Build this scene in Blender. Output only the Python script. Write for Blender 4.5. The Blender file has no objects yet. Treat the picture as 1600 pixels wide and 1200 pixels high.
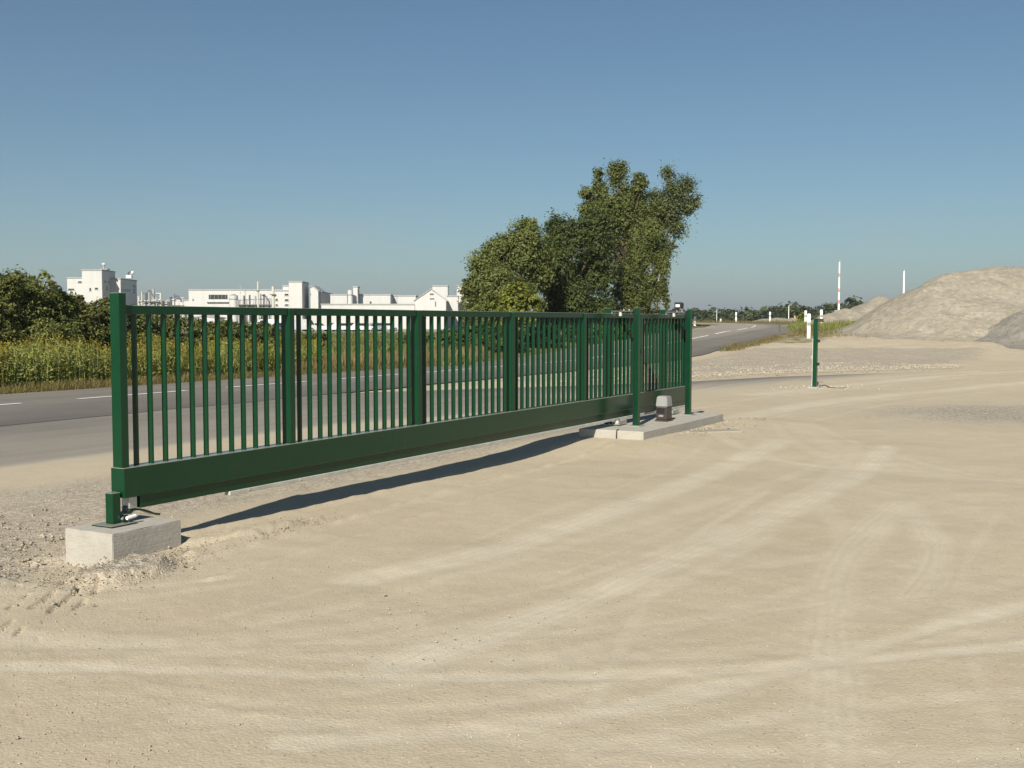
import bpy, bmesh, math, random
import numpy as np
from mathutils import Vector, Matrix

random.seed(11)
RNG = np.random.default_rng(7)
scene = bpy.context.scene
COL = scene.collection

# ------------------------------------------------------------------ camera
F_PX, HORIZON, CAM_H = 1700.0, 503.0, 1.6
PITCH = math.atan((600.0 - HORIZON) / F_PX)
cam_data = bpy.data.cameras.new('camera')
cam_data.sensor_width = 36.0
cam_data.lens = 36.0 * F_PX / 1600.0
cam_data.clip_start = 0.1
cam_data.clip_end = 20000.0
cam = bpy.data.objects.new('camera', cam_data)
cam.location = (0, 0, CAM_H)
cam.rotation_euler = (math.pi / 2 - PITCH, 0, 0)
COL.objects.link(cam)
scene.camera = cam
scene.render.resolution_x, scene.render.resolution_y = 1024, 768

# ------------------------------------------------------------------ light
SUN_EL = math.radians(34.5)
SUN_AZ = math.radians(16.5)            # shadows fall this far to the right of straight ahead
world = bpy.data.worlds.new('World')
scene.world = world
world.use_nodes = True
wn, wl = world.node_tree.nodes, world.node_tree.links
wn.clear()
wout = wn.new('ShaderNodeOutputWorld')
wbg = wn.new('ShaderNodeBackground')
wsky = wn.new('ShaderNodeTexSky')
wsky.sky_type = 'NISHITA'
wsky.sun_disc = False
wsky.sun_elevation = SUN_EL
wsky.sun_rotation = math.radians(180.0) + SUN_AZ
wsky.altitude = 200.0
wsky.air_density = 1.0
wsky.dust_density = 0.3
wsky.ozone_density = 1.0
wbg.inputs['Strength'].default_value = 0.050
# a few thin, faint fair-weather clouds low all round the horizon
wtc = wn.new('ShaderNodeTexCoord')
wmp = wn.new('ShaderNodeMapping')
wmp.inputs['Scale'].default_value = (1.0, 1.0, 5.0)
wl.new(wtc.outputs['Generated'], wmp.inputs['Vector'])
wno = wn.new('ShaderNodeTexNoise')
wno.inputs['Scale'].default_value = 5.5
wno.inputs['Detail'].default_value = 6
wl.new(wmp.outputs['Vector'], wno.inputs['Vector'])
wcr = wn.new('ShaderNodeMapRange')
wcr.inputs['From Min'].default_value, wcr.inputs['From Max'].default_value = 0.56, 0.78
wcr.inputs['To Max'].default_value = 0.6
wl.new(wno.outputs['Fac'], wcr.inputs['Value'])
wsx = wn.new('ShaderNodeSeparateXYZ')
wl.new(wtc.outputs['Generated'], wsx.inputs[0])
wbd = wn.new('ShaderNodeMapRange')
wbd.inputs['From Min'].default_value, wbd.inputs['From Max'].default_value = 0.10, 0.05
wl.new(wsx.outputs['Z'], wbd.inputs['Value'])
wmu = wn.new('ShaderNodeMath')
wmu.operation = 'MULTIPLY'
wl.new(wcr.outputs['Result'], wmu.inputs[0])
wl.new(wbd.outputs['Result'], wmu.inputs[1])
wmx = wn.new('ShaderNodeMix')
wmx.data_type = 'RGBA'
wl.new(wmu.outputs[0], wmx.inputs[0])
wl.new(wsky.outputs['Color'], wmx.inputs[6])
wmx.inputs[7].default_value = (10.0, 7.6, 6.8, 1)
wti = wn.new('ShaderNodeMix')          # white balance of the whole sky
wti.data_type, wti.blend_type = 'RGBA', 'MULTIPLY'
wti.inputs[0].default_value = 1.0
wl.new(wmx.outputs[2], wti.inputs[6])
wti.inputs[7].default_value = (0.67, 0.89, 1.0, 1)
wl.new(wti.outputs[2], wbg.inputs['Color'])
wl.new(wbg.outputs['Background'], wout.inputs['Surface'])

sun_data = bpy.data.lights.new('sun', 'SUN')
sun_data.energy = 5.0
sun_data.angle = math.radians(0.53)
sun_data.color = (1.0, 0.935, 0.815)
sun = bpy.data.objects.new('sun', sun_data)
sdir = Vector((math.sin(SUN_AZ) * math.cos(SUN_EL), math.cos(SUN_AZ) * math.cos(SUN_EL), -math.sin(SUN_EL)))
sun.rotation_euler = sdir.to_track_quat('-Z', 'Y').to_euler()
sun.location = (-10, -30, 30)
COL.objects.link(sun)

scene.view_settings.view_transform = 'Standard'
scene.view_settings.look = 'None'
scene.view_settings.gamma = 1.0
scene.view_settings.exposure = 0.46
scene.view_settings.use_curve_mapping = False

HAZE_DENSITY = 0.00026

# ------------------------------------------------------------------ pixel <-> world
CP, SP = math.cos(PITCH), math.sin(PITCH)
def ray(px, py):
    a, b = (px - 800.0) / F_PX, -(py - 600.0) / F_PX
    return Vector((a, CP + b * SP, -SP + b * CP))       # forward = +Y
def at(px, py, Y):
    r = ray(px, py)
    return Vector((0, 0, CAM_H)) + r * (Y / r.y)
def mpp(Y):
    return Y / F_PX

GATE0 = Vector((-2.71, 7.5, 0.0))
GATE_ANG = math.atan2(0.872, 0.489)
GX, GY = math.cos(GATE_ANG), math.sin(GATE_ANG)         # along the gate
def gs(s, p, z=0.0):                                    # gate coordinates -> world (p > 0 behind the gate)
    return Vector((GATE0.x + s * GX - p * GY, GATE0.y + s * GY + p * GX, z))
def to_sp(x, y):
    dx, dy = x - GATE0.x, y - GATE0.y
    return dx * GX + dy * GY, -dx * GY + dy * GX

# ------------------------------------------------------------------ numpy noise
def _hash(ix, iy, seed):
    h = (ix.astype(np.int64) * 374761393 + iy.astype(np.int64) * 668265263 + seed * 974634757) & 0xffffffff
    h = ((h ^ (h >> 13)) * 1274126177) & 0xffffffff
    return ((h ^ (h >> 16)) & 0xffff) / 65535.0
def vnoise(x, y, seed=0):
    ix, iy = np.floor(x), np.floor(y)
    fx, fy = x - ix, y - iy
    fx, fy = fx * fx * (3 - 2 * fx), fy * fy * (3 - 2 * fy)
    a, b = _hash(ix, iy, seed), _hash(ix + 1, iy, seed)
    c, d = _hash(ix, iy + 1, seed), _hash(ix + 1, iy + 1, seed)
    return (a * (1 - fx) + b * fx) * (1 - fy) + (c * (1 - fx) + d * fx) * fy
def fbm(x, y, seed=0, octaves=4):
    t, amp, s = 0.0, 1.0, 0.0
    for o in range(octaves):
        t = t + amp * vnoise(x * 2 ** o + 17.3 * o, y * 2 ** o - 9.1 * o, seed + o)
        s += amp
        amp *= 0.5
    return t / s * 2 - 1
def sstep(a, b, v):
    t = np.clip((v - a) / (b - a), 0, 1)
    return t * t * (3 - 2 * t)

# ------------------------------------------------------------------ terrain
RY = [0, 40, 44, 46.4, 50.7, 55.6, 59.4, 62, 67, 74, 88, 105, 130, 220, 9000]
RH = [0, 0, 0.02, 0.11, 0.36, 0.62, 0.83, 1.0, 1.18, 1.31, 1.47, 1.54, 1.58, 1.6, 1.6]
ROAD_H = math.radians(27.5)
RC0 = Vector((-9.55, 20.3))
def road_centre_x(y):
    return np.where(y < 66, RC0.x + math.tan(ROAD_H) * (y - RC0.y), 14.0)
def H0(x, y):
    """macro terrain: flat yard, the road climbs on to a low dyke on the right"""
    x, y = np.asarray(x, float), np.asarray(y, float)
    m = sstep(-16, -5, x - np.minimum(road_centre_x(y), 14.0))
    far = 1 - sstep(240, 420, y)
    return np.interp(y, RY, RH) * m * (0.35 + 0.65 * far)
def hz(x, y):
    return float(H0(x, y))
def ground(px, py):
    """first point of the terrain along a pixel's ray"""
    r = ray(px, py)
    t = 2.0
    while t < 3000:
        x, y, z = r.x * t, r.y * t, CAM_H + r.z * t
        if z <= hz(x, y):
            return Vector((x, y, z))
        t *= 1.004
    return Vector((r.x * 3000, r.y * 3000, 0))

# ------------------------------------------------------------------ materials
MATS = {}
class NT:
    def __init__(self, name):
        self.m = bpy.data.materials.new(name)
        self.m.use_nodes = True
        self.n, self.l = self.m.node_tree.nodes, self.m.node_tree.links
        self.n.clear()
        self.out = self.n.new('ShaderNodeOutputMaterial')
    def node(self, t, **kw):
        nd = self.n.new(t)
        for k, v in kw.items():
            setattr(nd, k, v)
        return nd
    def link(self, a, b):
        self.l.new(a, b)
    def coord(self, kind='Object'):
        return self.node('ShaderNodeTexCoord').outputs[kind]
    def pos(self):
        return self.node('ShaderNodeNewGeometry').outputs['Position']
    def noise(self, vec, scale, detail=4, rough=0.55):
        nd = self.node('ShaderNodeTexNoise')
        nd.inputs['Scale'].default_value = scale
        nd.inputs['Detail'].default_value = detail
        nd.inputs['Roughness'].default_value = rough
        self.link(vec, nd.inputs['Vector'])
        return nd.outputs['Fac']
    def voronoi(self, vec, scale, feature='F1', out='Distance'):
        nd = self.node('ShaderNodeTexVoronoi', feature=feature)
        nd.inputs['Scale'].default_value = scale
        self.link(vec, nd.inputs['Vector'])
        return nd.outputs[out]
    def scale(self, vec, s):
        nd = self.node('ShaderNodeMapping')
        nd.inputs['Scale'].default_value = s
        self.link(vec, nd.inputs['Vector'])
        return nd.outputs['Vector']
    def ramp(self, fac, stops):
        nd = self.node('ShaderNodeValToRGB')
        el = nd.color_ramp.elements
        while len(el) < len(stops):
            el.new(0.5)
        for e, (p, c) in zip(el, stops):
            e.position = p
            e.color = (*c, 1) if len(c) == 3 else c
        self.link(fac, nd.inputs['Fac'])
        return nd.outputs['Color']
    def grey(self, fac, a, b):
        return self.ramp(fac, [(a, (0, 0, 0)), (b, (1, 1, 1))])
    def mix(self, fac, a, b, blend='MIX'):
        nd = self.node('ShaderNodeMix', data_type='RGBA', blend_type=blend)
        for sock, v in ((nd.inputs[0], fac), (nd.inputs[6], a), (nd.inputs[7], b)):
            if isinstance(v, (int, float)):
                sock.default_value = v
            elif isinstance(v, tuple):
                sock.default_value = (*v, 1)
            else:
                self.link(v, sock)
        return nd.outputs[2]
    def math(self, op, a, b=0.0, clamp=False):
        nd = self.node('ShaderNodeMath', operation=op, use_clamp=clamp)
        for i, v in enumerate((a, b)):
            if isinstance(v, (int, float)):
                nd.inputs[i].default_value = v
            else:
                self.link(v, nd.inputs[i])
        return nd.outputs[0]
    def bump(self, height, strength=0.3, dist=0.01, normal=None):
        nd = self.node('ShaderNodeBump')
        nd.inputs['Strength'].default_value = strength
        nd.inputs['Distance'].default_value = dist
        self.link(height, nd.inputs['Height'])
        if normal is not None:
            self.link(normal, nd.inputs['Normal'])
        return nd.outputs['Normal']
    def principled(self, color, rough=0.7, metal=0.0, spec=0.5, normal=None):
        nd = self.node('ShaderNodeBsdfPrincipled')
        for sock, v in ((nd.inputs['Base Color'], color), (nd.inputs['Roughness'], rough),
                        (nd.inputs['Metallic'], metal), (nd.inputs['Specular IOR Level'], spec)):
            if isinstance(v, (int, float)):
                sock.default_value = v
            elif isinstance(v, tuple):
                sock.default_value = (*v, 1)
            else:
                self.link(v, sock)
        if normal is not None:
            self.link(normal, nd.inputs['Normal'])
        self.link(nd.outputs['BSDF'], self.out.inputs['Surface'])
        return nd

def simple(name, color, rough=0.6, metal=0.0, spec=0.5, var=0.15, vscale=6.0, bump=0.0, bscale=60.0):
    """a plain coat with some dirt and unevenness"""
    t = NT(name)
    c = t.coord('Object')
    n = t.noise(c, vscale, 5)
    dark = tuple(v * (1 - var) for v in color)
    lite = tuple(min(1, v * (1 + var)) for v in color)
    col = t.ramp(n, [(0.3, dark), (0.7, lite)])
    r = t.math('ADD', t.math('MULTIPLY', t.noise(c, vscale * 3, 3), 0.2), rough - 0.1)
    nrm = t.bump(t.noise(c, bscale, 3), bump, 0.005) if bump else None
    t.principled(col, r, metal, spec, nrm)
    MATS[name] = t.m
    return t.m

def sand_colours(t, p):
    n1 = t.noise(t.scale(p, (1, 1, 0.2)), 0.35, 5, 0.6)
    n2 = t.noise(p, 3.0, 5, 0.6)
    n3 = t.noise(p, 45.0, 4, 0.7)
    base = t.ramp(n1, [(0.32, (0.445, 0.375, 0.265)), (0.68, (0.510, 0.442, 0.325))])
    base = t.mix(0.30, base, t.ramp(n2, [(0.3, (0.41, 0.34, 0.238)), (0.7, (0.54, 0.472, 0.348))]))
    base = t.mix(t.grey(n3, 0.35, 0.75), t.mix(0.22, base, (0.25, 0.20, 0.14)), base)
    # grains of dark and pale grit
    cells = t.node('ShaderNodeTexVoronoi')
    cells.inputs['Scale'].default_value = 55.0
    t.link(p, cells.inputs['Vector'])
    sep = t.node('ShaderNodeSeparateColor')
    t.link(cells.outputs['Color'], sep.inputs['Color'])
    near = t.math('LESS_THAN', cells.outputs['Distance'], 0.32)
    dk = t.math('MULTIPLY', near, t.math('GREATER_THAN', sep.outputs['Red'], 0.94))
    lt = t.math('MULTIPLY', near, t.math('GREATER_THAN', sep.outputs['Green'], 0.93))
    base = t.mix(t.math('MULTIPLY', dk, 0.55), base, (0.16, 0.13, 0.10))
    base = t.mix(t.math('MULTIPLY', lt, 0.5), base, (0.62, 0.57, 0.46))
    return base, n3

def make_ground_material():
    t = NT('ground_sand')
    p = t.pos()
    sand, n3 = sand_colours(t, p)
    at_ = t.node('ShaderNodeAttribute', attribute_name='zone')
    sep = t.node('ShaderNodeSeparateColor')
    t.link(at_.outputs['Color'], sep.inputs['Color'])
    grass, gravel, track = sep.outputs['Red'], sep.outputs['Green'], sep.outputs['Blue']
    # grey gravel
    vc = t.node('ShaderNodeTexVoronoi')
    vc.inputs['Scale'].default_value = 38.0
    t.link(p, vc.inputs['Vector'])
    vs = t.node('ShaderNodeSeparateColor')
    t.link(vc.outputs['Color'], vs.inputs['Color'])
    grv = t.ramp(vs.outputs['Red'], [(0.0, (0.20, 0.175, 0.145)), (0.5, (0.36, 0.31, 0.24)), (1.0, (0.50, 0.45, 0.37))])
    gm = t.math('MULTIPLY', gravel, t.grey(t.math('ADD', t.math('MULTIPLY', t.noise(p, 1.6, 4), 0.6), t.math('MULTIPLY', gravel, 0.4)), 0.3, 0.6))
    col = t.mix(gm, sand, grv)
    # compacted pale wheel tracks
    col = t.mix(t.math('MULTIPLY', t.math('MULTIPLY', track, t.math('ADD', t.noise(p, 1.3, 5, 0.65), 0.25)), 0.64), col, (0.66, 0.605, 0.495))
    # soil and dry turf
    soil = t.ramp(t.noise(p, 1.1, 6, 0.7), [(0.3, (0.075, 0.085, 0.028)), (0.55, (0.15, 0.13, 0.05)), (0.8, (0.26, 0.20, 0.09))])
    gr = t.math('ADD', grass, t.math('MULTIPLY', t.math('SUBTRACT', t.noise(p, 2.2, 5), 0.5), 0.9), clamp=True)
    gr = t.math('MULTIPLY', gr, t.math('GREATER_THAN', grass, 0.03))
    col = t.mix(t.grey(gr, 0.35, 0.65), col, soil)
    hgt = t.math('ADD', t.math('MULTIPLY', n3, 0.6), t.math('MULTIPLY', t.voronoi(p, 70.0), t.math('ADD', t.math('MULTIPLY', gravel, 1.2), 0.25)))
    nrm = t.bump(hgt, 0.55, 0.012)
    t.principled(col, 0.95, 0, 0.2, nrm)
    return t.m

def make_asphalt():
    t = NT('asphalt')
    p = t.pos()
    at_ = t.node('ShaderNodeAttribute', attribute_name='dust_and_pale')
    rot = t.node('ShaderNodeMapping')
    rot.inputs['Rotation'].default_value = (0, 0, -GATE_ANG)
    t.link(p, rot.inputs['Vector'])
    st = t.scale(rot.outputs['Vector'], (0.05, 0.9, 1))
    n = t.noise(st, 1.2, 5, 0.6)
    col = t.ramp(n, [(0.3, (0.135, 0.122, 0.105)), (0.7, (0.20, 0.182, 0.155))])
    col = t.mix(0.35, col, t.ramp(t.noise(p, 0.6, 6, 0.6), [(0.3, (0.11, 0.10, 0.088)), (0.7, (0.23, 0.21, 0.18))]))
    col = t.mix(t.math('MULTIPLY', t.grey(t.voronoi(p, 60, out='Color'), 0.55, 0.9), 0.25), col, (0.33, 0.30, 0.26))
    tar = t.math('MULTIPLY', t.math('MAXIMUM', t.math('MULTIPLY', at_.outputs['Fac'], -1.0), 0.0), t.math('ADD', t.noise(st, 3.0, 5), 0.4), clamp=True)
    col = t.mix(tar, col, (0.075, 0.07, 0.062))
    dn = t.math('ADD', at_.outputs['Fac'], t.math('MULTIPLY', t.math('SUBTRACT', t.noise(st, 2.5, 6, 0.65), 0.5), 0.75), clamp=True)
    sand, n3 = sand_colours(t, p)
    sand = t.mix(t.grey(dn, 0.5, 1.0), t.mix(0.6, sand, (0.36, 0.335, 0.30)), sand)
    col = t.mix(t.math('MULTIPLY', t.grey(dn, 0.15, 1.0), 0.97), col, sand)
    nrm = t.bump(t.noise(p, 120, 3, 0.7), 0.4, 0.006)
    t.principled(col, 0.88, 0, 0.35, nrm)
    return t.m

def make_gravel(name, a, b, c, cell=14.0):
    t = NT(name)
    p = t.pos()
    vc = t.node('ShaderNodeTexVoronoi')
    vc.inputs['Scale'].default_value = cell
    t.link(p, vc.inputs['Vector'])
    sp = t.node('ShaderNodeSeparateColor')
    t.link(vc.outputs['Color'], sp.inputs['Color'])
    col = t.ramp(sp.outputs['Red'], [(0.0, a), (0.5, b), (1.0, c)])
    mean = tuple((x + y + z) / 3 for x, y, z in zip(a, b, c))
    col = t.mix(t.grey(t.noise(p, 0.7, 5, 0.65), 0.3, 0.7), col, t.mix(0.55, col, b))
    col = t.mix(0.35, col, t.ramp(t.noise(p, 2.3, 5, 0.7), [(0.3, a), (0.7, c)]))
    band = t.noise(t.scale(p, (0.5, 0.5, 2.2)), 1.1, 5, 0.6)
    col = t.mix(t.math('MULTIPLY', t.grey(band, 0.45, 0.7), 0.35), col, a)
    h = t.math('ADD', t.math('MULTIPLY', vc.outputs['Distance'], 0.7), t.noise(p, 6, 4, 0.7))
    t.principled(col, 0.95, 0, 0.2, t.bump(h, 0.7, 0.05))
    MATS[name] = t.m
    return t.m

def make_leaf(name, stops, trans=0.35):
    t = NT(name)
    g = t.node('ShaderNodeNewGeometry')
    oi = t.node('ShaderNodeObjectInfo')
    col = t.ramp(g.outputs['Random Per Island'], stops)
    big = t.noise(t.pos(), 0.55, 3)
    col = t.mix(t.math('MULTIPLY', t.grey(big, 0.35, 0.65), 0.3), col, stops[-1][1])
    hs = t.node('ShaderNodeHueSaturation')
    t.link(col, hs.inputs['Color'])
    t.link(t.math('ADD', t.math('MULTIPLY', oi.outputs['Random'], 0.35), 0.82), hs.inputs['Value'])
    d = t.node('ShaderNodeBsdfPrincipled')
    d.inputs['Roughness'].default_value = 0.55
    d.inputs['Specular IOR Level'].default_value = 0.14
    t.link(hs.outputs['Color'], d.inputs['Base Color'])
    tr = t.node('ShaderNodeBsdfTranslucent')
    t.link(hs.outputs['Color'], tr.inputs['Color'])
    mx = t.node('ShaderNodeMixShader')
    mx.inputs['Fac'].default_value = trans
    t.link(d.outputs['BSDF'], mx.inputs[1])
    t.link(tr.outputs['BSDF'], mx.inputs[2])
    t.link(mx.outputs['Shader'], t.out.inputs['Surface'])
    MATS[name] = t.m
    return t.m

def make_concrete(name, base):
    t = NT(name)
    c = t.coord('Object')
    n = t.noise(c, 5, 6, 0.65)
    col = t.ramp(n, [(0.3, tuple(v * 0.82 for v in base)), (0.7, base)])
    grain = t.noise(t.scale(c, (0.6, 2, 14)), 5, 5, 0.7)
    col = t.mix(t.math('MULTIPLY', t.grey(grain, 0.45, 0.75), 0.34), col, tuple(v * 0.55 for v in base))
    pits = t.math('LESS_THAN', t.voronoi(c, 26), 0.10)
    col = t.mix(t.math('MULTIPLY', pits, 0.45), col, tuple(v * 0.4 for v in base))
    h = t.math('SUBTRACT', t.math('ADD', grain, t.noise(c, 40, 4)), pits)
    t.principled(col, 0.9, 0, 0.25, t.bump(h, 0.35, 0.008))
    MATS[name] = t.m
    return t.m

def make_paint(name, base, rough):
    t = NT(name)
    c = t.coord('Object')
    p = t.pos()
    n = t.noise(c, 9, 5)
    col = t.ramp(n, [(0.3, tuple(v * 0.92 for v in base)), (0.7, tuple(v * 1.05 for v in base))])
    # upward faces mixed towards pale beige, with faint mottling everywhere
    z = t.node('ShaderNodeSeparateXYZ')
    t.link(t.node('ShaderNodeNewGeometry').outputs['True Normal'], z.inputs[0])
    up = t.math('GREATER_THAN', z.outputs['Z'], 0.6)
    dust_and_pale = t.math('MULTIPLY', up, t.math('ADD', t.math('MULTIPLY', t.noise(p, 9, 6, 0.7), 0.4), 0.35))
    dust_and_pale = t.math('ADD', dust_and_pale, t.math('MULTIPLY', t.grey(t.noise(p, 7, 6, 0.7), 0.55, 0.9), 0.025))
    col = t.mix(dust_and_pale, col, (0.40, 0.37, 0.30))
    r = t.math('ADD', t.math('MULTIPLY', t.noise(p, 22, 4), 0.18), rough - 0.08)
    t.principled(col, r, 0, 0.36, t.bump(t.noise(c, 180, 2), 0.03, 0.002))
    MATS[name] = t.m
    return t.m

def make_cladding(name, base, pitch=1.0):
    t = NT(name)
    c = t.coord('Object')
    sx = t.node('ShaderNodeSeparateXYZ')
    t.link(c, sx.inputs[0])
    fr = t.math('FRACT', t.math('MULTIPLY', t.math('ADD', sx.outputs[0], sx.outputs[1]), 1.0 / pitch))
    seam = t.math('LESS_THAN', fr, 0.05)
    fz = t.math('LESS_THAN', t.math('FRACT', t.math('MULTIPLY', sx.outputs[2], 0.28)), 0.03)
    n = t.noise(t.scale(c, (1, 1, 0.15)), 0.8, 5)
    col = t.ramp(n, [(0.3, tuple(v * 0.90 for v in base)), (0.7, base)])
    col = t.mix(t.math('MULTIPLY', t.math('MAXIMUM', seam, fz), 0.18), col, tuple(v * 0.5 for v in base))
    t.principled(col, 0.55, 0, 0.4)
    MATS[name] = t.m
    return t.m

M_GROUND = make_ground_material()
M_ASPHALT = make_asphalt()
make_gravel('pale_gravel', (0.21, 0.182, 0.138), (0.29, 0.258, 0.202), (0.385, 0.35, 0.285), 5.0)
make_gravel('grey_gravel', (0.155, 0.145, 0.12), (0.235, 0.216, 0.182), (0.315, 0.295, 0.255), 5.0)
make_gravel('loose_stone', (0.26, 0.22, 0.165), (0.38, 0.325, 0.24), (0.52, 0.46, 0.36), 25.0)
make_gravel('pale_stone', (0.36, 0.31, 0.235), (0.46, 0.405, 0.315), (0.58, 0.52, 0.42), 9.0)
make_concrete('concrete', (0.445, 0.42, 0.365))
make_concrete('concrete_grey', (0.36, 0.325, 0.25))
make_paint('green_paint', (0.0022, 0.041, 0.0155), 0.20)
make_paint('dark_green_paint', (0.006, 0.022, 0.015), 0.4)
simple('galvanised', (0.46, 0.47, 0.44), 0.45, 0.6, 0.5, 0.2, 10)
simple('pale_steel', (0.52, 0.51, 0.45), 0.6, 0.1, 0.4, 0.15, 8)
simple('black_plastic', (0.012, 0.012, 0.013), 0.5)
simple('brown_plastic', (0.050, 0.040, 0.033), 0.45)
simple('grey_plastic', (0.27, 0.27, 0.265), 0.5, 0, 0.5, 0.06)
simple('white_plastic', (0.80, 0.80, 0.77), 0.5, 0, 0.5, 0.08)
simple('lamp_glass', (0.85, 0.85, 0.80), 0.2, 0, 0.6, 0.02)
simple('rubber', (0.02, 0.02, 0.02), 0.8)
simple('road_paint', (0.72, 0.71, 0.67), 0.7, 0, 0.3, 0.15, 3, 0.2, 80)
simple('red_paint', (0.55, 0.30, 0.26), 0.5)
simple('orange_paint', (0.75, 0.25, 0.03), 0.5)
make_cladding('white_cladding', (0.57, 0.565, 0.54), 1.2)
make_cladding('grey_cladding', (0.46, 0.49, 0.50), 1.2)
simple('window_glass', (0.03, 0.035, 0.04), 0.15, 0, 0.6)
simple('roof_sheet', (0.34, 0.34, 0.34), 0.7, 0, 0.4)
simple('steel_pipe', (0.40, 0.41, 0.41), 0.5, 0.3)
simple('dark_steel', (0.10, 0.10, 0.11), 0.6)
simple('bark', (0.10, 0.075, 0.05), 0.95, 0, 0.2, 0.4, 6, 0.6, 25)
simple('birch_bark', (0.60, 0.57, 0.50), 0.9, 0, 0.2, 0.5, 9, 0.3, 25)
simple('rust', (0.12, 0.065, 0.04), 0.9, 0.1, 0.3, 0.4, 5)
simple('conduit', (0.015, 0.015, 0.016), 0.6)
make_leaf('leaf_silver', [(0.0, (0.060, 0.086, 0.032)), (0.5, (0.129, 0.157, 0.059)), (1.0, (0.249, 0.275, 0.126))])
make_leaf('leaf_yellow', [(0.0, (0.076, 0.112, 0.020)), (0.5, (0.158, 0.184, 0.035)), (1.0, (0.264, 0.263, 0.056))])
make_leaf('leaf_olive', [(0.0, (0.070, 0.095, 0.027)), (0.5, (0.129, 0.157, 0.045)), (1.0, (0.220, 0.234, 0.077))])
make_leaf('leaf_deep', [(0.0, (0.049, 0.076, 0.025)), (0.5, (0.091, 0.127, 0.039)), (1.0, (0.166, 0.194, 0.065))])
make_leaf('leaf_hedge', [(0.0, (0.068, 0.082, 0.026)), (0.5, (0.138, 0.156, 0.045)), (1.0, (0.235, 0.242, 0.078))])
make_leaf('leaf_far', [(0.0, (0.030, 0.045, 0.016)), (0.5, (0.055, 0.072, 0.024)), (1.0, (0.090, 0.105, 0.036))], 0.2)
make_leaf('weed_green', [(0.0, (0.102, 0.150, 0.037)), (0.5, (0.238, 0.277, 0.075)), (1.0, (0.409, 0.399, 0.128))])
make_leaf('weed_flower', [(0.0, (0.17, 0.135, 0.02)), (0.5, (0.28, 0.21, 0.025)), (1.0, (0.38, 0.29, 0.04))])
make_leaf('straw', [(0.0, (0.19, 0.14, 0.055)), (0.5, (0.31, 0.235, 0.10)), (1.0, (0.44, 0.35, 0.17))])
make_leaf('turf', [(0.0, (0.085, 0.085, 0.026)), (0.5, (0.16, 0.135, 0.05)), (1.0, (0.28, 0.22, 0.09))])

# ------------------------------------------------------------------ object helpers
def tag(o, label=None, cat=None, group=None, kind=None):
    if label: o['label'] = label
    if cat: o['category'] = cat
    if group: o['group'] = group
    if kind: o['kind'] = kind
    return o
def empty(name, loc, rz=0.0):
    o = bpy.data.objects.new(name, None)
    o.location = loc
    o.rotation_euler = (0, 0, rz)
    o.empty_display_size = 0.2
    COL.objects.link(o)
    return o
def link_mesh(name, me, mat, parent=None, loc=(0, 0, 0), rot=(0, 0, 0)):
    o = bpy.data.objects.new(name, me)
    if mat is not None and not me.materials:
        me.materials.append(MATS[mat] if isinstance(mat, str) else mat)
    o.parent = parent
    o.location = loc
    o.rotation_euler = rot
    COL.objects.link(o)
    return o
def np_mesh(name, verts, faces, smooth=False):
    """fast mesh from arrays; faces: (n, k) index array"""
    me = bpy.data.meshes.new(name)
    v = np.asarray(verts, np.float32)
    f = np.asarray(faces, np.int32)
    n, k = f.shape
    me.vertices.add(len(v))
    me.vertices.foreach_set('co', v.ravel())
    me.loops.add(n * k)
    me.loops.foreach_set('vertex_index', f.ravel())
    me.polygons.add(n)
    me.polygons.foreach_set('loop_start', np.arange(0, n * k, k, dtype=np.int32))
    if smooth:
        me.polygons.foreach_set('use_smooth', np.ones(n, bool))
    me.update(calc_edges=True)
    return me
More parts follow.
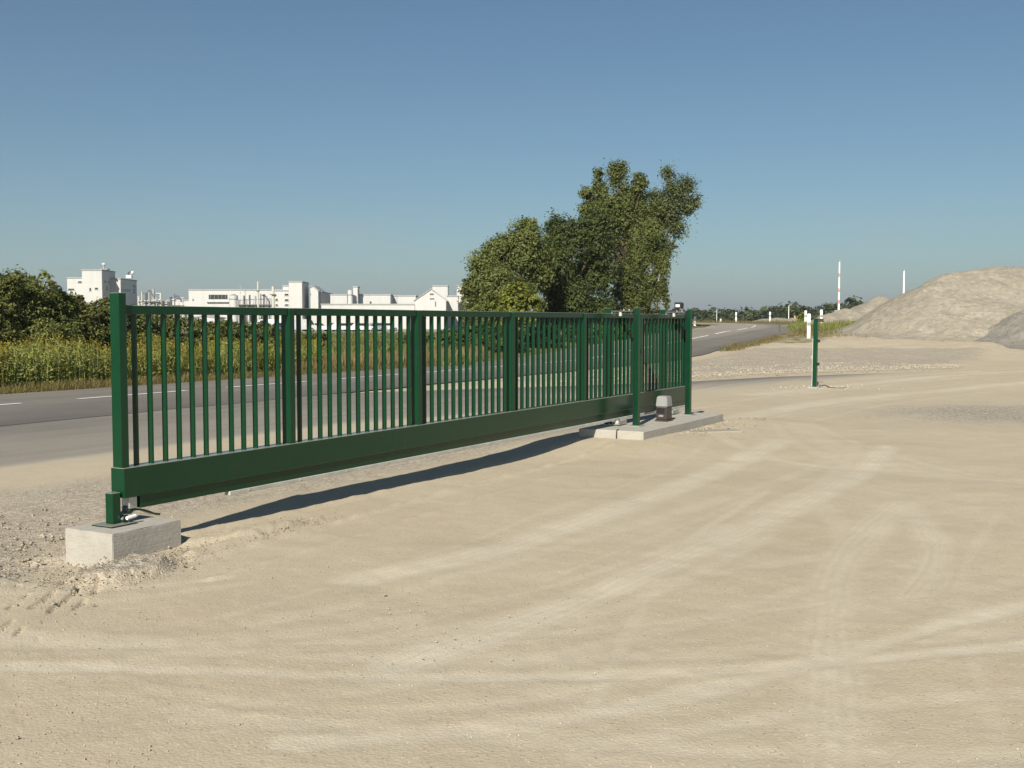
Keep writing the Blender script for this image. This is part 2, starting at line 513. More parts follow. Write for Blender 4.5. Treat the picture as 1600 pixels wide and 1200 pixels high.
class MB:
    """collects shapes for ONE mesh"""
    def __init__(self):
        self.bm = bmesh.new()
    def box(self, x0, x1, y0, y1, z0, z1, bev=0.0, mat=None):
        r = bmesh.ops.create_cube(self.bm, size=1.0)
        vs = r['verts']
        for v in vs:
            v.co = Vector(((x0 + x1) / 2 + v.co.x * (x1 - x0), (y0 + y1) / 2 + v.co.y * (y1 - y0), (z0 + z1) / 2 + v.co.z * (z1 - z0)))
        if bev:
            es = list({e for v in vs for e in v.link_edges})
            r2 = bmesh.ops.bevel(self.bm, geom=es, offset=bev, segments=1, affect='EDGES')
            vs = list({v for f in r2['faces'] for v in f.verts})
        if mat is not None:
            for v in vs:
                v.co = mat @ v.co
        return self
    def cyl(self, a, b, r0, r1=None, seg=12):
        a, b = Vector(a), Vector(b)
        d = b - a
        q = d.to_track_quat('Z', 'Y').to_matrix().to_4x4()
        r = bmesh.ops.create_cone(self.bm, cap_ends=True, segments=seg, radius1=r0, radius2=r0 if r1 is None else r1, depth=d.length)
        m = Matrix.Translation((a + b) / 2) @ q
        for v in r['verts']:
            v.co = m @ v.co
        return self
    def ball(self, c, r, seg=12, sc=(1, 1, 1)):
        q = bmesh.ops.create_uvsphere(self.bm, u_segments=seg, v_segments=max(6, seg // 2), radius=r)
        for v in q['verts']:
            v.co = Vector((v.co.x * sc[0], v.co.y * sc[1], v.co.z * sc[2])) + Vector(c)
        return self
    def tube(self, pts, r, seg=8):
        pts = [Vector(p) for p in pts]
        rings = []
        for i, p in enumerate(pts):
            d = (pts[min(i + 1, len(pts) - 1)] - pts[max(i - 1, 0)]).normalized()
            q = d.to_track_quat('Z', 'Y')
            rr = r[i] if isinstance(r, (list, tuple)) else r
            rings.append([self.bm.verts.new(p + q @ Vector((math.cos(a) * rr, math.sin(a) * rr, 0))) for a in [2 * math.pi * k / seg for k in range(seg)]])
        for A, B in zip(rings, rings[1:]):
            for k in range(seg):
                self.bm.faces.new((A[k], A[(k + 1) % seg], B[(k + 1) % seg], B[k]))
        self.bm.faces.new(list(reversed(rings[0])))
        self.bm.faces.new(rings[-1])
        return self
    def prism(self, poly, y0, y1, axis='y'):
        """extrude a polygon in (x, z) between y0 and y1"""
        a = [self.bm.verts.new((x, y0, z)) for x, z in poly]
        b = [self.bm.verts.new((x, y1, z)) for x, z in poly]
        n = len(poly)
        self.bm.faces.new(a)
        self.bm.faces.new(list(reversed(b)))
        for k in range(n):
            self.bm.faces.new((a[k], b[k], b[(k + 1) % n], a[(k + 1) % n]))
        return self
    def mesh(self, name, smooth=False):
        bmesh.ops.recalc_face_normals(self.bm, faces=self.bm.faces[:])
        me = bpy.data.meshes.new(name)
        self.bm.to_mesh(me)
        self.bm.free()
        if smooth:
            for p in me.polygons:
                p.use_smooth = True
        return me
    def build(self, name, mat, parent=None, loc=(0, 0, 0), rot=(0, 0, 0), smooth=False):
        return link_mesh(name, self.mesh(name, smooth), mat, parent, loc, rot)
def copy_tree(o, parent=None):
    c = o.copy()
    COL.objects.link(c)
    c.parent = parent
    for ch in list(o.children):
        copy_tree(ch, c)
    return c

# ------------------------------------------------------------------ the ground sheet
def pl(*pts):
    return [tuple(ground(x, y).xy) for x, y in pts]
TRACKS = [  # polyline in plan, half width, strength, depth
    (pl((1221, 691), (1150, 725), (1000, 785), (850, 838), (700, 880), (560, 905)), 0.16, 1.0, 0.008),
    (pl((1385, 700), (1340, 745), (1250, 792), (1100, 855), (1000, 900), (880, 950), (760, 990), (620, 1040)), 0.15, 1.0, 0.010),
    (pl((1410, 790), (1350, 840), (1312, 890), (1300, 950), (1298, 1010), (1300, 1200)), 0.14, 0.7, 0.006),
    (pl((1410, 790), (1448, 830), (1465, 862), (1455, 900), (1425, 935)), 0.11, 0.7, 0.006),
    (pl((-60, 1040), (300, 1050), (640, 1062), (900, 1060), (1200, 1048), (1700, 1005)), 0.06, 0.9, 0.008),
    (pl((1700, 930), (1450, 985), (1300, 1035), (1000, 1105), (800, 1140), (450, 1165)), 0.07, 0.8, 0.007),
    (pl((-60, 985), (150, 1010), (420, 1000), (640, 965)), 0.09, 0.45, 0.006),
    (pl((1700, 575), (1500, 585), (1330, 602), (1180, 618)), 0.35, 0.9, 0.008),
    (pl((1700, 590), (1450, 612), (1260, 632), (1120, 660)), 0.30, 0.9, 0.008),
    (pl((1700, 1080), (1400, 1100), (1150, 1130), (900, 1180)), 0.06, 0.5, 0.005),
    (pl((1700, 760), (1450, 745), (1300, 700), (1240, 660)), 0.22, 0.4, 0.006),
]
RUTS = [  # narrow ridge lines pushed up beside wheels
    (pl((300, 880), (420, 850), (600, 797), (812, 737), (960, 702)), 0.035, 0.020),
    (pl((330, 905), (520, 850), (700, 795), (900, 735)), 0.03, 0.010),
    (pl((285, 842), (445, 806), (560, 780), (660, 753), (760, 728), (900, 697)), 0.05, 0.022),
    (pl((300, 872), (340, 858), (400, 843)), 0.05, 0.030),
]
_tr = random.Random(5)
_main = list(TRACKS)
for poly, w, st, dep in _main:
    for k in range(3):
        off, turn = _tr.choice([-1, 1]) * _tr.uniform(0.2, 1.9), _tr.uniform(-0.10, 0.10)
        cx, cy = poly[len(poly) // 2]
        out = []
        for (a, b) in poly:
            dx, dy = a - cx, b - cy
            out.append((cx + dx * math.cos(turn) - dy * math.sin(turn) + off * 0.8, cy + dx * math.sin(turn) + dy * math.cos(turn) - off * 0.6))
        TRACKS.append((out, _tr.uniform(0.025, 0.09), _tr.uniform(0.22, 0.5), _tr.uniform(0.003, 0.007)))
def seg_dist(x, y, poly):
    best = np.full(x.shape, 1e9)
    for (ax, ay), (bx, by) in zip(poly, poly[1:]):
        dx, dy = bx - ax, by - ay
        t = np.clip(((x - ax) * dx + (y - ay) * dy) / (dx * dx + dy * dy), 0, 1)
        best = np.minimum(best, np.hypot(x - ax - t * dx, y - ay - t * dy))
    return best
def smooth_poly(poly, n=2):
    for _ in range(n):
        out = [poly[0]]
        for a, b in zip(poly, poly[1:]):
            out += [(a[0] * .75 + b[0] * .25, a[1] * .75 + b[1] * .25), (a[0] * .25 + b[0] * .75, a[1] * .25 + b[1] * .75)]
        out.append(poly[-1])
        poly = out
    return poly

# road plan ---------------------------------------------------------
def road_plan():
    """list of (x, y, heading) every metre from far left to beyond the bend"""
    h = ROAD_H
    x = RC0.x - math.sin(h) * 45
    y = RC0.y - math.cos(h) * 45
    pts = []
    for k in range(190):
        pts.append((x, y, h))
        if y > 63:
            h -= math.radians(1.55 if h > math.radians(-2) else 2.0)
        x += math.sin(h)
        y += math.cos(h)
    return pts
PLAN = road_plan()
PLAN_XY = [(a, b) for a, b, _ in PLAN]
AP_S = [-40, 8, 14, 20, 22.4, 25.8, 29.7, 33]
AP_HI = [9.4, 9.4, 9.0, 5.2, 3.9, 2.7, 0.4, -1.6]
AP_LO = [3.7, 3.7, 1.6, 0.9, 0.7, 0.2, -0.9, -2.2]

MOUND = to_sp(*ground(190, 898).xy)
def build_ground():
    front = np.radians(np.arange(-37.0, 37.01, 0.14))
    back = np.radians(np.arange(40.0, 320.1, 4.0))
    ang = np.concatenate([front, back])                 # measured from +Y, clockwise
    rad = [0.02, 0.6, 1.2, 1.8, 2.4]
    r = 3.0
    while r < 75:
        rad.append(r)
        r *= 1.0052
    while r < 9000:
        rad.append(r)
        r *= 1.05
    rad = np.array(rad)
    A, Rr = np.meshgrid(ang, rad)
    x, y = (np.sin(A) * Rr).ravel(), (np.cos(A) * Rr).ravel()
    z = H0(x, y)
    s, p = to_sp(x, y)
    near = (np.hypot(x, y) < 80)
    road_d = np.full(x.shape, 99.0)
    q = (np.hypot(x, y) < 160)
    road_d[q] = seg_dist(x[q], y[q], PLAN_XY[::2])
    hi, lo = np.interp(s, AP_S, AP_HI), np.interp(s, AP_S, AP_LO)
    paved = np.maximum(1 - sstep(3.2, 4.0, road_d), sstep(lo - 0.5, lo + 0.1, p) * (1 - sstep(hi - 0.1, hi + 0.4, p)) * (s < 33))
    rough = 1 - paved
    und = fbm(x * 0.5, y * 0.5, 3, 4) * 0.035 * sstep(2, 8, np.hypot(x, y)) + fbm(x * 3, y * 3, 9, 4) * 0.006 + fbm(x * 14, y * 14, 21, 3) * 0.0028
    z = z + und * rough * near
    # side of the road: gravel bank lies a little above the apron
    bank = sstep(0.0, 1.5, p - hi) * sstep(3.6, 5.0, road_d) * (s > 8) * (p > -8)
    z = z + 0.10 * bank * near * (1 + 0.6 * fbm(x * 1.5, y * 1.5, 40, 3))
    track = np.zeros_like(x)
    nearq = np.hypot(x, y) < 45
    xn, yn = x[nearq], y[nearq]
    zn = np.zeros_like(xn)
    tn = np.zeros_like(xn)
    wob = fbm(xn * 1.1, yn * 1.1, 55, 4) * 0.05
    for poly, w, st, dep in TRACKS:
        d = seg_dist(xn, yn, smooth_poly(poly)) + wob
        m = 1 - sstep(w * 0.4, w * 1.6, d)
        rib = 0.80 + 0.20 * np.sin(d * 2 * math.pi / max(0.05, w * 0.42)) if w > 0.1 else 1.0
        tn = np.maximum(tn, m * st * rib * (0.75 + 0.35 * fbm(xn * 5, yn * 5, 77, 3)))
        dep *= 0.26
        zn -= dep * m - dep * 0.35 * np.exp(-((d - w * 1.6) / (w * 0.5)) ** 2)
        zn += 0.0028 * m * np.sin(d * 95) * (st == 0.7)
    for poly, w, hgt in RUTS:
        d = seg_dist(xn, yn, smooth_poly(poly)) + wob * 0.4
        zn += hgt * np.exp(-(d / w) ** 2) * (0.45 + 1.1 * vnoise(xn * 7, yn * 7, 31))
    # tyre lug prints beside the block
    c = Vector(pl((35, 945))[0])
    lx, ly = xn - c.x, yn - c.y
    msk = (1 - sstep(0.32, 0.45, np.abs(lx))) * (1 - sstep(0.5, 0.75, np.abs(ly)))
    lug = ((lx + 0.10 * ly + 0.04 * fbm(xn * 3, yn * 3, 8, 2)) / 0.12) % 1
    cut = sstep(0.50, 0.54, lug) * (1 - sstep(0.56, 0.80, lug))
    zn -= 0.036 * msk * cut * (vnoise(lx / 0.12 * 0.9 + 3, ly * 5.5, 12) > 0.45)
    # spoil heaped round the concrete block
    bs, bp = to_sp(xn, yn)
    ms, mp = MOUND
    def blob(s0, p0, rs, rp, hgt):
        e = ((bs - s0) / rs) ** 2 + ((bp - p0) / rp) ** 2
        e = e * (1 + 0.35 * fbm(xn * 6, yn * 6, 90, 3))
        return hgt * (1 - sstep(0.35, 1.0, e))
    zn += np.maximum(np.maximum(blob(ms, mp, 0.42, 0.30, 0.062), blob(0.62, -0.30, 0.42, 0.14, 0.04)), blob(0.95, -0.42, 0.5, 0.09, 0.045)) * (1 + 0.35 * fbm(xn * 26, yn * 26, 91, 3))
    zn -= blob(-0.55, -0.05, 0.4, 0.45, 0.05)
    zn += 0.07 * sstep(6.2, 7.6, bs) * (1 - sstep(11.2, 12.5, bs)) * sstep(-2.2, -0.8, bp) * (1 - sstep(0.3, 1.2, bp))
    z[nearq] += zn * rough[nearq]
    track[nearq] = np.clip(tn, 0, 1)
    # zones --------------------------------------------------------
    gl = sstep(15.0, 15.6, p + 0.5 * fbm(x * 0.8, y * 0.8, 5, 3)) * (y < 60) * (s > -60)
    side = np.where(y >= 60, 1.0, 0.0) * sstep(3.4, 4.6, road_d)
    rightgrass = sstep(3.6, 4.2, road_d) * (1 - sstep(5.5, 8.5, road_d)) * (y > 53) * (x > 0) * 0.55
    farfield = (np.hypot(x, y) > 95) * 1.0
    leftside = ((p > 15.3) & (road_d > 2.8)) * 1.0
    grass = np.maximum(np.maximum(gl, rightgrass), np.maximum(farfield, leftside))
    yardr = ((x > 18) & (y < 95) & (p < 10)) * 1.0
    grass = grass * (1 - yardr * 0.6 * (y < 62))
    gravel = np.zeros_like(x)
    gravel = np.maximum(gravel, sstep(0.2, 1.0, p) * (1 - sstep(2.6, 3.9, p)) * (s < 14) * 0.75)
    gravel = np.maximum(gravel, np.exp(-(((bs_all(x, y)[0] + 1.2) / 1.3) ** 2 + ((p - 0.9) / 1.0) ** 2)) * 1.2)
    gravel = np.maximum(gravel, bank * 0.8 * (y < 50))
    gp = Vector(pl((1590, 648))[0])
    gravel = np.maximum(gravel, np.exp(-(((x - gp.x) / 2.6) ** 2 + ((y - gp.y) / 2.2) ** 2)) * 1.2)
    gravel = np.maximum(gravel, np.exp(-(((s - MOUND[0]) / 0.5) ** 2 + ((p - MOUND[1]) / 0.33) ** 2)) * 1.0)
    gravel = np.maximum(gravel, ((y > 150) & (y < 235) & (x < -12) & (x > -70)) * 1.0)
    grass = grass * (1 - ((y > 150) & (y < 235) & (x < -12) & (x > -70)))
    n_a, n_r = len(ang), len(rad)
    i = np.arange(n_r - 1)[:, None] * n_a
    k = np.arange(n_a)[None, :]
    k2 = (k + 1) % n_a
    faces = np.stack([i + k, i + n_a + k, i + n_a + k2, i + k2], -1).reshape(-1, 4)
    me = np_mesh('ground', np.stack([x, y, z], -1), faces, True)
    at_ = me.color_attributes.new('zone', 'FLOAT_COLOR', 'POINT')
    colr = np.stack([np.clip(grass, 0, 1), np.clip(gravel, 0, 1), track, np.ones_like(x)], -1)
    at_.data.foreach_set('color', colr.astype(np.float32).ravel())
    o = link_mesh('ground', me, M_GROUND)
    tag(o, 'pale sandy gravel yard and surrounding land', 'ground', kind='structure')
    return o
def bs_all(x, y):
    return to_sp(x, y)
build_ground()

# ------------------------------------------------------------------ road, apron and markings
def strip(name, rows, mat, smooth=True, dust_and_pale=None):
    """rows: list of lists of points (equal length)"""
    n, m = len(rows), len(rows[0])
    v = [tuple(p) for r in rows for p in r]
    f = [(i * m + j, i * m + j + 1, (i + 1) * m + j + 1, (i + 1) * m + j) for i in range(n - 1) for j in range(m - 1)]
    me = np_mesh(name, v, f, smooth)
    if me.polygons[0].normal.z < 0:
        me.flip_normals()
    if dust_and_pale is not None:
        a = me.attributes.new('dust_and_pale', 'FLOAT', 'POINT')
        a.data.foreach_set('value', np.asarray(dust_and_pale, np.float32).ravel())
    return link_mesh(name, me, mat)
rows, dust_and_pale = [], []
offs = [-2.95, -2.4, -1.5, -0.5, 0.5, 1.5, 2.4, 3.0, 3.35]
for i, (x, y, h) in enumerate(PLAN):
    r, dd = [], []
    for k, o in enumerate(offs):
        jit = 0.10 * math.sin(i * 1.7 + k) * (k in (0, len(offs) - 1)) * math.sin(i * 0.43)
        qx, qy = x + (o + jit) * math.cos(h), y - (o + jit) * math.sin(h)
        r.append((qx, qy, hz(qx, qy) + 0.028 + 0.02 * (1 - (o / 3.2) ** 2)))
        dd.append(min(0.45, max(0.0, (i - 75) * 0.02)) + (0.14 if o < 1 else (-0.55 if o > 2.9 else -0.25)) + (0.18 if o < -2.8 else 0))
    rows.append(r)
    dust_and_pale.append(dd)
tag(strip('road', rows, M_ASPHALT, dust_and_pale=dust_and_pale), 'dusty grey asphalt road curving away to the left', 'road', kind='structure')

rows, dust_and_pale = [], []
for s in np.arange(-40, 33.01, 0.4):
    hi, lo = np.interp(s, AP_S, AP_HI), np.interp(s, AP_S, AP_LO)
    r, dd = [], []
    for k in range(17):
        f = k / 16
        p = lo + (hi - lo) * f
        q = gs(s, p)
        r.append((q.x, q.y, hz(q.x, q.y) + 0.020 - (0.055 if k == 0 else 0.012 if k == 1 else 0)))
        ds = 1.7 - f * 6.0 if s < 15 else (1.3 - f * 1.25)
        if s < 15 and f > 0.2: ds = 0.50 - (f - 0.2) * 0.45
        if s > 12 and f > 0.86: ds = 0.05
        if s > 27: ds += (s - 27) * 0.2
        dd.append(max(0.22 if s < 15 else 0.0, min(1.8, ds)))
    rows.append(r)
    dust_and_pale.append(dd)
tag(strip('asphalt_apron', rows, M_ASPHALT, dust_and_pale=dust_and_pale), 'dusty asphalt entrance apron between road and gate', 'pavement', kind='structure')

# centre line: 3 m dashes, 1.33 m gaps
def plan_at(d):
    i = int(d)
    a, b = PLAN[i], PLAN[min(i + 1, len(PLAN) - 1)]
    f = d - i
    return a[0] + (b[0] - a[0]) * f, a[1] + (b[1] - a[1]) * f, a[2] + (b[2] - a[2]) * f
tgt = ground(150, 629)
d0 = min(range(len(PLAN)), key=lambda i: (PLAN[i][0] - tgt.x) ** 2 + (PLAN[i][1] - tgt.y) ** 2)
fr = ((tgt.x - PLAN[d0][0]) * math.sin(ROAD_H) + (tgt.y - PLAN[d0][1]) * math.cos(ROAD_H))
start = (d0 + fr) % 4.33
dash_rows = []
k = 0
road_obj = bpy.data.objects['road']
while start + 4.33 * k + 3.0 < len(PLAN) - 2:
    a = start + 4.33 * k
    rr = []
    for t in np.linspace(a, a + 3.0, 7):
        x, y, h = plan_at(t)
        rr.append([(x + o * math.cos(h), y - o * math.sin(h), hz(x + o * math.cos(h), y - o * math.sin(h)) + 0.056) for o in (-0.075, 0.075)])
    o = strip('lane_dash', rr, 'road_paint')
    o.parent = road_obj
    k += 1

# ------------------------------------------------------------------ sliding gate
BAY, NB = 1.88, 6
PITCH_S = BAY / 14                       # one bar every 134 mm
POST_S = [0.0] + [13 * PITCH_S + BAY * i for i in range(NB)]
L = POST_S[-1]
Z_RAIL0, Z_RAIL1, Z_BEAM0, Z_BEAM1 = 1.653, 1.715, 0.385, 0.594
gate = empty('sliding_gate', GATE0, GATE_ANG)
tag(gate, 'long dark green metal bar gate slid open along the road', 'gate')
MB().box(0.0, L - 0.02, -0.03, 0.03, Z_RAIL0, Z_RAIL1, 0.003).build('top_rail', 'green_paint', gate)
MB().box(-0.035, L - 0.01, -0.065, 0.065, Z_BEAM0, Z_BEAM1, 0.004).build('bottom_beam', 'green_paint', gate)
MB().box(0.12, L - 0.05, -0.046, 0.046, 0.295, Z_BEAM0 - 0.002, 0.003).build('guide_and_dark_strip', 'green_paint', gate)
MB().box(0.99, L - 0.10, -0.058, 0.0, 0.262, 0.293, 0.003).build('running_strip', 'pale_steel', gate)
for s in np.arange(1.2, L - 0.3, 0.62):
    MB().cyl((s, -0.0585, 0.278), (s, -0.066, 0.278), 0.009, seg=8).build('bolt', 'galvanised', gate)
post_me = MB().box(-0.033, 0.033, -0.045, 0.045, Z_BEAM1 - 0.001, Z_RAIL1 - 0.003, 0.003).mesh('gate_post')
end_me = MB().box(-0.033, 0.033, -0.045, 0.045, Z_BEAM1 - 0.001, 1.80, 0.003).mesh('gate_end_post')
for i in range(NB + 1):
    s = POST_S[i] if i < NB else L - 0.04
    link_mesh('post', end_me if i == 0 else post_me, 'green_paint', gate, (s, 0, 0))
slat_me = MB().box(-0.009, 0.009, -0.021, 0.021, Z_BEAM1 - 0.001, Z_RAIL0 + 0.001, 0.002).mesh('slat')
for b in range(NB):
    for k in range(1, 13 if b == 0 else 14):
        link_mesh('slat', slat_me, 'green_paint', gate, (POST_S[b] + k * PITCH_S, 0, 0))

MB().box(0.03, 0.10, -0.04, 0.04, 0.300, Z_BEAM0 - 0.002, 0.004).build('end_roller_bracket', 'galvanised', gate)
MB().cyl((0.05, -0.02, 0.295), (0.05, 0.02, 0.295), 0.035, seg=16).build('end_roller', 'dark_steel', gate)

# concrete block and catch under the closing end
blk = empty('concrete_block', gs(-0.02, -0.04, 0), GATE_ANG)
tag(blk, 'pale concrete foundation block under the free end of the green gate', 'concrete block')
bm = bmesh.new()
bmesh.ops.create_cube(bm, size=1.0)
for v in bm.verts:
    v.co = Vector((v.co.x * 0.60, v.co.y * 0.47, 0.205 if v.co.z > 0 else -0.12))
bmesh.ops.bevel(bm, geom=bm.edges[:], offset=0.006, segments=2, affect='EDGES')
bmesh.ops.subdivide_edges(bm, edges=bm.edges[:], cuts=5, use_grid_fill=True)
for v in bm.verts:
    v.co += Vector((random.uniform(-1, 1), random.uniform(-1, 1), random.uniform(-1, 1))) * 0.0012
me = bpy.data.meshes.new('block_body')
bm.to_mesh(me)
bm.free()
link_mesh('block_body', me, 'concrete', blk)

catch = empty('gate_catch', gs(-0.085, -0.01, 0.205), GATE_ANG)
tag(catch, 'short green stop post with base plate on the concrete block', 'gate stop')
MB().box(-0.10, 0.12, -0.10, 0.10, 0.0005, 0.012, 0.002).build('base_plate', 'dark_green_paint', catch)
MB().box(-0.035, 0.035, -0.036, 0.036, 0.0125, 0.225, 0.003).build('post', 'green_paint', catch)
b = MB()
prof = []
for q in np.linspace(0, 1, 9):
    prof.append((0.04 + 0.36 * q, 0.022 + 0.078 * math.sin(math.pi * min(1, q * 0.95 + 0.12)) * (1 - 0.35 * q) ))
low = [(x, z - 0.014) for x, z in reversed(prof)]
b.prism(prof + low, -0.02, 0.035)
b.build('guide_ramp', 'green_paint', catch)
MB().box(0.045, 0.075, -0.06, -0.045, 0.0125, 0.07, 0.002).build('roller_bracket', 'dark_green_paint', catch)
MB().cyl((0.05, -0.075, 0.045), (0.125, -0.075, 0.052), 0.013, seg=14).build('roller', 'white_plastic', catch, smooth=False)
MB().cyl((0.08, -0.02, 0.0), (0.08, -0.02, 0.03), 0.012, seg=6).build('bolt', 'galvanised', catch)

# slab under the drive end
slab = empty('concrete_slab', gs(9.4, -0.24, 0), GATE_ANG)
tag(slab, 'long low pale concrete foundation slab carrying the gate guide posts', 'concrete slab')
MB().box(-1.66, 1.55, -0.46, 0.46, -0.10, 0.19, 0.008).build('slab_body', 'concrete', slab)

# guide portals: front post, rear post, bridge with rollers
def portal(s, label):
    P = empty('guide_portal', gs(s, 0, 0.19), GATE_ANG)
    tag(P, label, 'guide post', 'roller portals on the slab')
    for side, pp in ((-1, -0.31), (1, 0.105)):
        MB().box(-0.10, 0.10, pp - 0.09, pp + 0.09 if side < 0 else pp + 0.07, 0.0005, 0.012, 0.002).build('base_plate', 'galvanised', P)
        if side < 0:
            MB().box(-0.04, 0.04, pp - 0.04, pp + 0.012, 0.0125, 1.60, 0.003).build('post', 'green_paint', P)
            MB().box(-0.034, 0.034, pp + 0.0125, pp + 0.04, 0.0125, 1.585, 0.003).build('guide_and_dark_strip', 'dark_green_paint', P)  # separate darker strip along the gate side of the front post
        else:
            MB().box(-0.04, 0.04, pp - 0.04, pp + 0.04, 0.0125, 1.60, 0.003).build('post', 'green_paint', P)
        for dx in (-0.075, 0.075):
            MB().cyl((dx, pp - 0.05 * side, 0.012), (dx, pp - 0.05 * side, 0.03), 0.010, seg=6).build('anchor_bolt', 'galvanised', P)
    MB().box(-0.03, 0.03, -0.26, 0.06, 1.548, 1.562, 0.002).build('roller_bridge', 'dark_steel', P)
    for pp in (-0.07, 0.055):
        MB().cyl((0.0, pp - (0.0), 1.49), (0.0, pp, 1.545), 0.022 if pp < 0 else 0.012, seg=14).build('guide_roller', 'pale_steel', P)
    for pp in (-0.20, -0.12):
        MB().cyl((0, pp, 1.562), (0, pp, 1.585), 0.013, seg=6).build('roller_bolt', 'galvanised', P)
    # carriage under the beam
    c = MB()
    c.box(-0.13, 0.13, -0.115, -0.095, 0.012, 0.07, 0.003)
    c.box(-0.13, 0.13, -0.095, 0.02, 0.0125, 0.024, 0.002)
    c.build('carriage', 'galvanised', P)
    for dx in (-0.07, 0.07):
        MB().cyl((dx, -0.09, 0.040), (dx, -0.03, 0.040), 0.030, seg=16).build('carriage_roller', 'pale_steel', P)
    return P
portal(8.43, 'left pair of green roller guide posts on the slab before the motor box')
pr = portal(10.45, 'end pair of green guide posts with lamp on top at the slab end')
for z in (0.99, 0.43):
    MB().box(0.041, 0.075, -0.34, -0.29, z - 0.03, z + 0.03, 0.004).build('photocell', 'black_plastic', pr)
MB().tube([(0.06, -0.30, 0.40), (0.065, -0.30, 0.2), (0.06, -0.30, 0.012)], 0.008, 6).build('cable_conduit', 'conduit', pr)

lamp = empty('warning_lamp', gs(10.45, -0.15, 0.19 + 1.562), GATE_ANG)
tag(lamp, 'small dark lamp box with white lens on top of the guide posts', 'lamp')
MB().cyl((0, 0, 0), (0, 0, 0.05), 0.008, seg=8).build('stem', 'dark_steel', lamp)
b = MB()
b.prism([(-0.05, 0.05), (0.05, 0.05), (0.06, 0.13), (-0.04, 0.145)], -0.055, 0.055)
b.build('housing', 'black_plastic', lamp)
MB().box(-0.0535, -0.046, -0.03, 0.035, 0.072, 0.112, 0.002).build('lens', 'lamp_glass', lamp)

# motor box
mot = empty('gate_motor', gs(9.33, -0.36, 0.19), GATE_ANG)
mot.scale = (0.9, 0.9, 0.93)
tag(mot, 'gate motor box with grey cap and brown body on the slab', 'motor')
MB().box(-0.13, 0.13, -0.105, 0.105, 0.0005, 0.025, 0.006).build('base_plate', 'brown_plastic', mot)
b = MB()
b.box(-0.115, 0.115, -0.09, 0.09, 0.0255, 0.22, 0.008)
b.build('body', 'brown_plastic', mot)
MB().box(-0.121, -0.1155, -0.055, 0.075, 0.125, 0.205, 0.002).build('recess_panel', 'black_plastic', mot)
MB().box(-0.127, -0.1155, -0.035, 0.04, 0.07, 0.10, 0.003).build('release_handle', 'grey_plastic', mot)
bm = bmesh.new()
bmesh.ops.create_cube(bm, size=1.0)
for v in bm.verts:
    top = v.co.z > 0
    v.co = Vector((v.co.x * (0.215 if top else 0.245), v.co.y * (0.165 if top else 0.195), 0.385 if top else 0.2205))
bmesh.ops.bevel(bm, geom=bm.edges[:], offset=0.014, segments=3, affect='EDGES')
me = bpy.data.meshes.new('cap')
bm.to_mesh(me)
bm.free()
link_mesh('cap', me, 'grey_plastic', mot)
MB().cyl((0, 0.0905, 0.12), (0, 0.16, 0.12), 0.03, seg=14).build('pinion', 'dark_steel', mot)

dq = ground(1112, 681)
lid = empty('duct_cover', (dq.x, dq.y, 0.0), GATE_ANG - 0.75)
tag(lid, 'low worn concrete duct cover half buried in sand by the slab', 'duct cover')
MB().box(-0.42, 0.42, -0.15, 0.15, -0.05, 0.075, 0.012).build('cover_body', 'concrete_grey', lid)
cb = MB().tube([(0, 0, 0.20), (-0.05, 0, 0.195), (-0.065, 0.0, 0.12), (-0.07, -0.01, -0.03)], 0.008, 8).build('cable_conduit', 'conduit', None, gs(7.79, -0.33, 0), (0, 0, GATE_ANG))
tag(cb, 'thin black cable conduit bent over the end of the slab', 'conduit')

# closing post on the far side of the opening
bp = ground(1272, 606)
cp = empty('closing_post', bp, GATE_ANG)
cp.rotation_euler = (0.0, math.radians(1.3), GATE_ANG)
tag(cp, 'single leaning green gate post standing in the gravel beyond the opening', 'gate post')
MB().box(-0.14, 0.14, -0.14, 0.14, -0.03, 0.03, 0.004).build('base_plate', 'galvanised', cp)
MB().box(-0.055, 0.055, -0.06, 0.035, 0.03, 1.69, 0.004).build('post', 'green_paint', cp)
MB().box(-0.05, 0.05, 0.0355, 0.050, 0.04, 1.20, 0.002).build('buffer_strip', 'pale_steel', cp)
MB().box(-0.03, 0.06, 0.0505, 0.09, 0.70, 0.78, 0.003).build('latch_plate', 'galvanised', cp)
for z in (1.14, 0.58):
    MB().box(-0.02, 0.03, -0.115, -0.0605, z - 0.035, z + 0.035, 0.004).build('photocell', 'black_plastic', cp)
MB().box(-0.03, 0.02, -0.19, -0.0605, 1.60, 1.68, 0.005).build('upper_bracket', 'brown_plastic', cp)
cw = MB().tube([(0, 0, 0.05), (0.05, -0.12, 0.07), (0.02, -0.25, 0.02), (-0.06, -0.45, 0.01), (-0.02, -0.65, 0.02), (0.02, -0.7, -0.03)], 0.014, 6).build('loose_cable', 'conduit', None, bp + gs(0, -0.12) - GATE0, (0, 0, GATE_ANG))
tag(cw, 'loose black cable lying on gravel at foot of the closing post', 'cable')

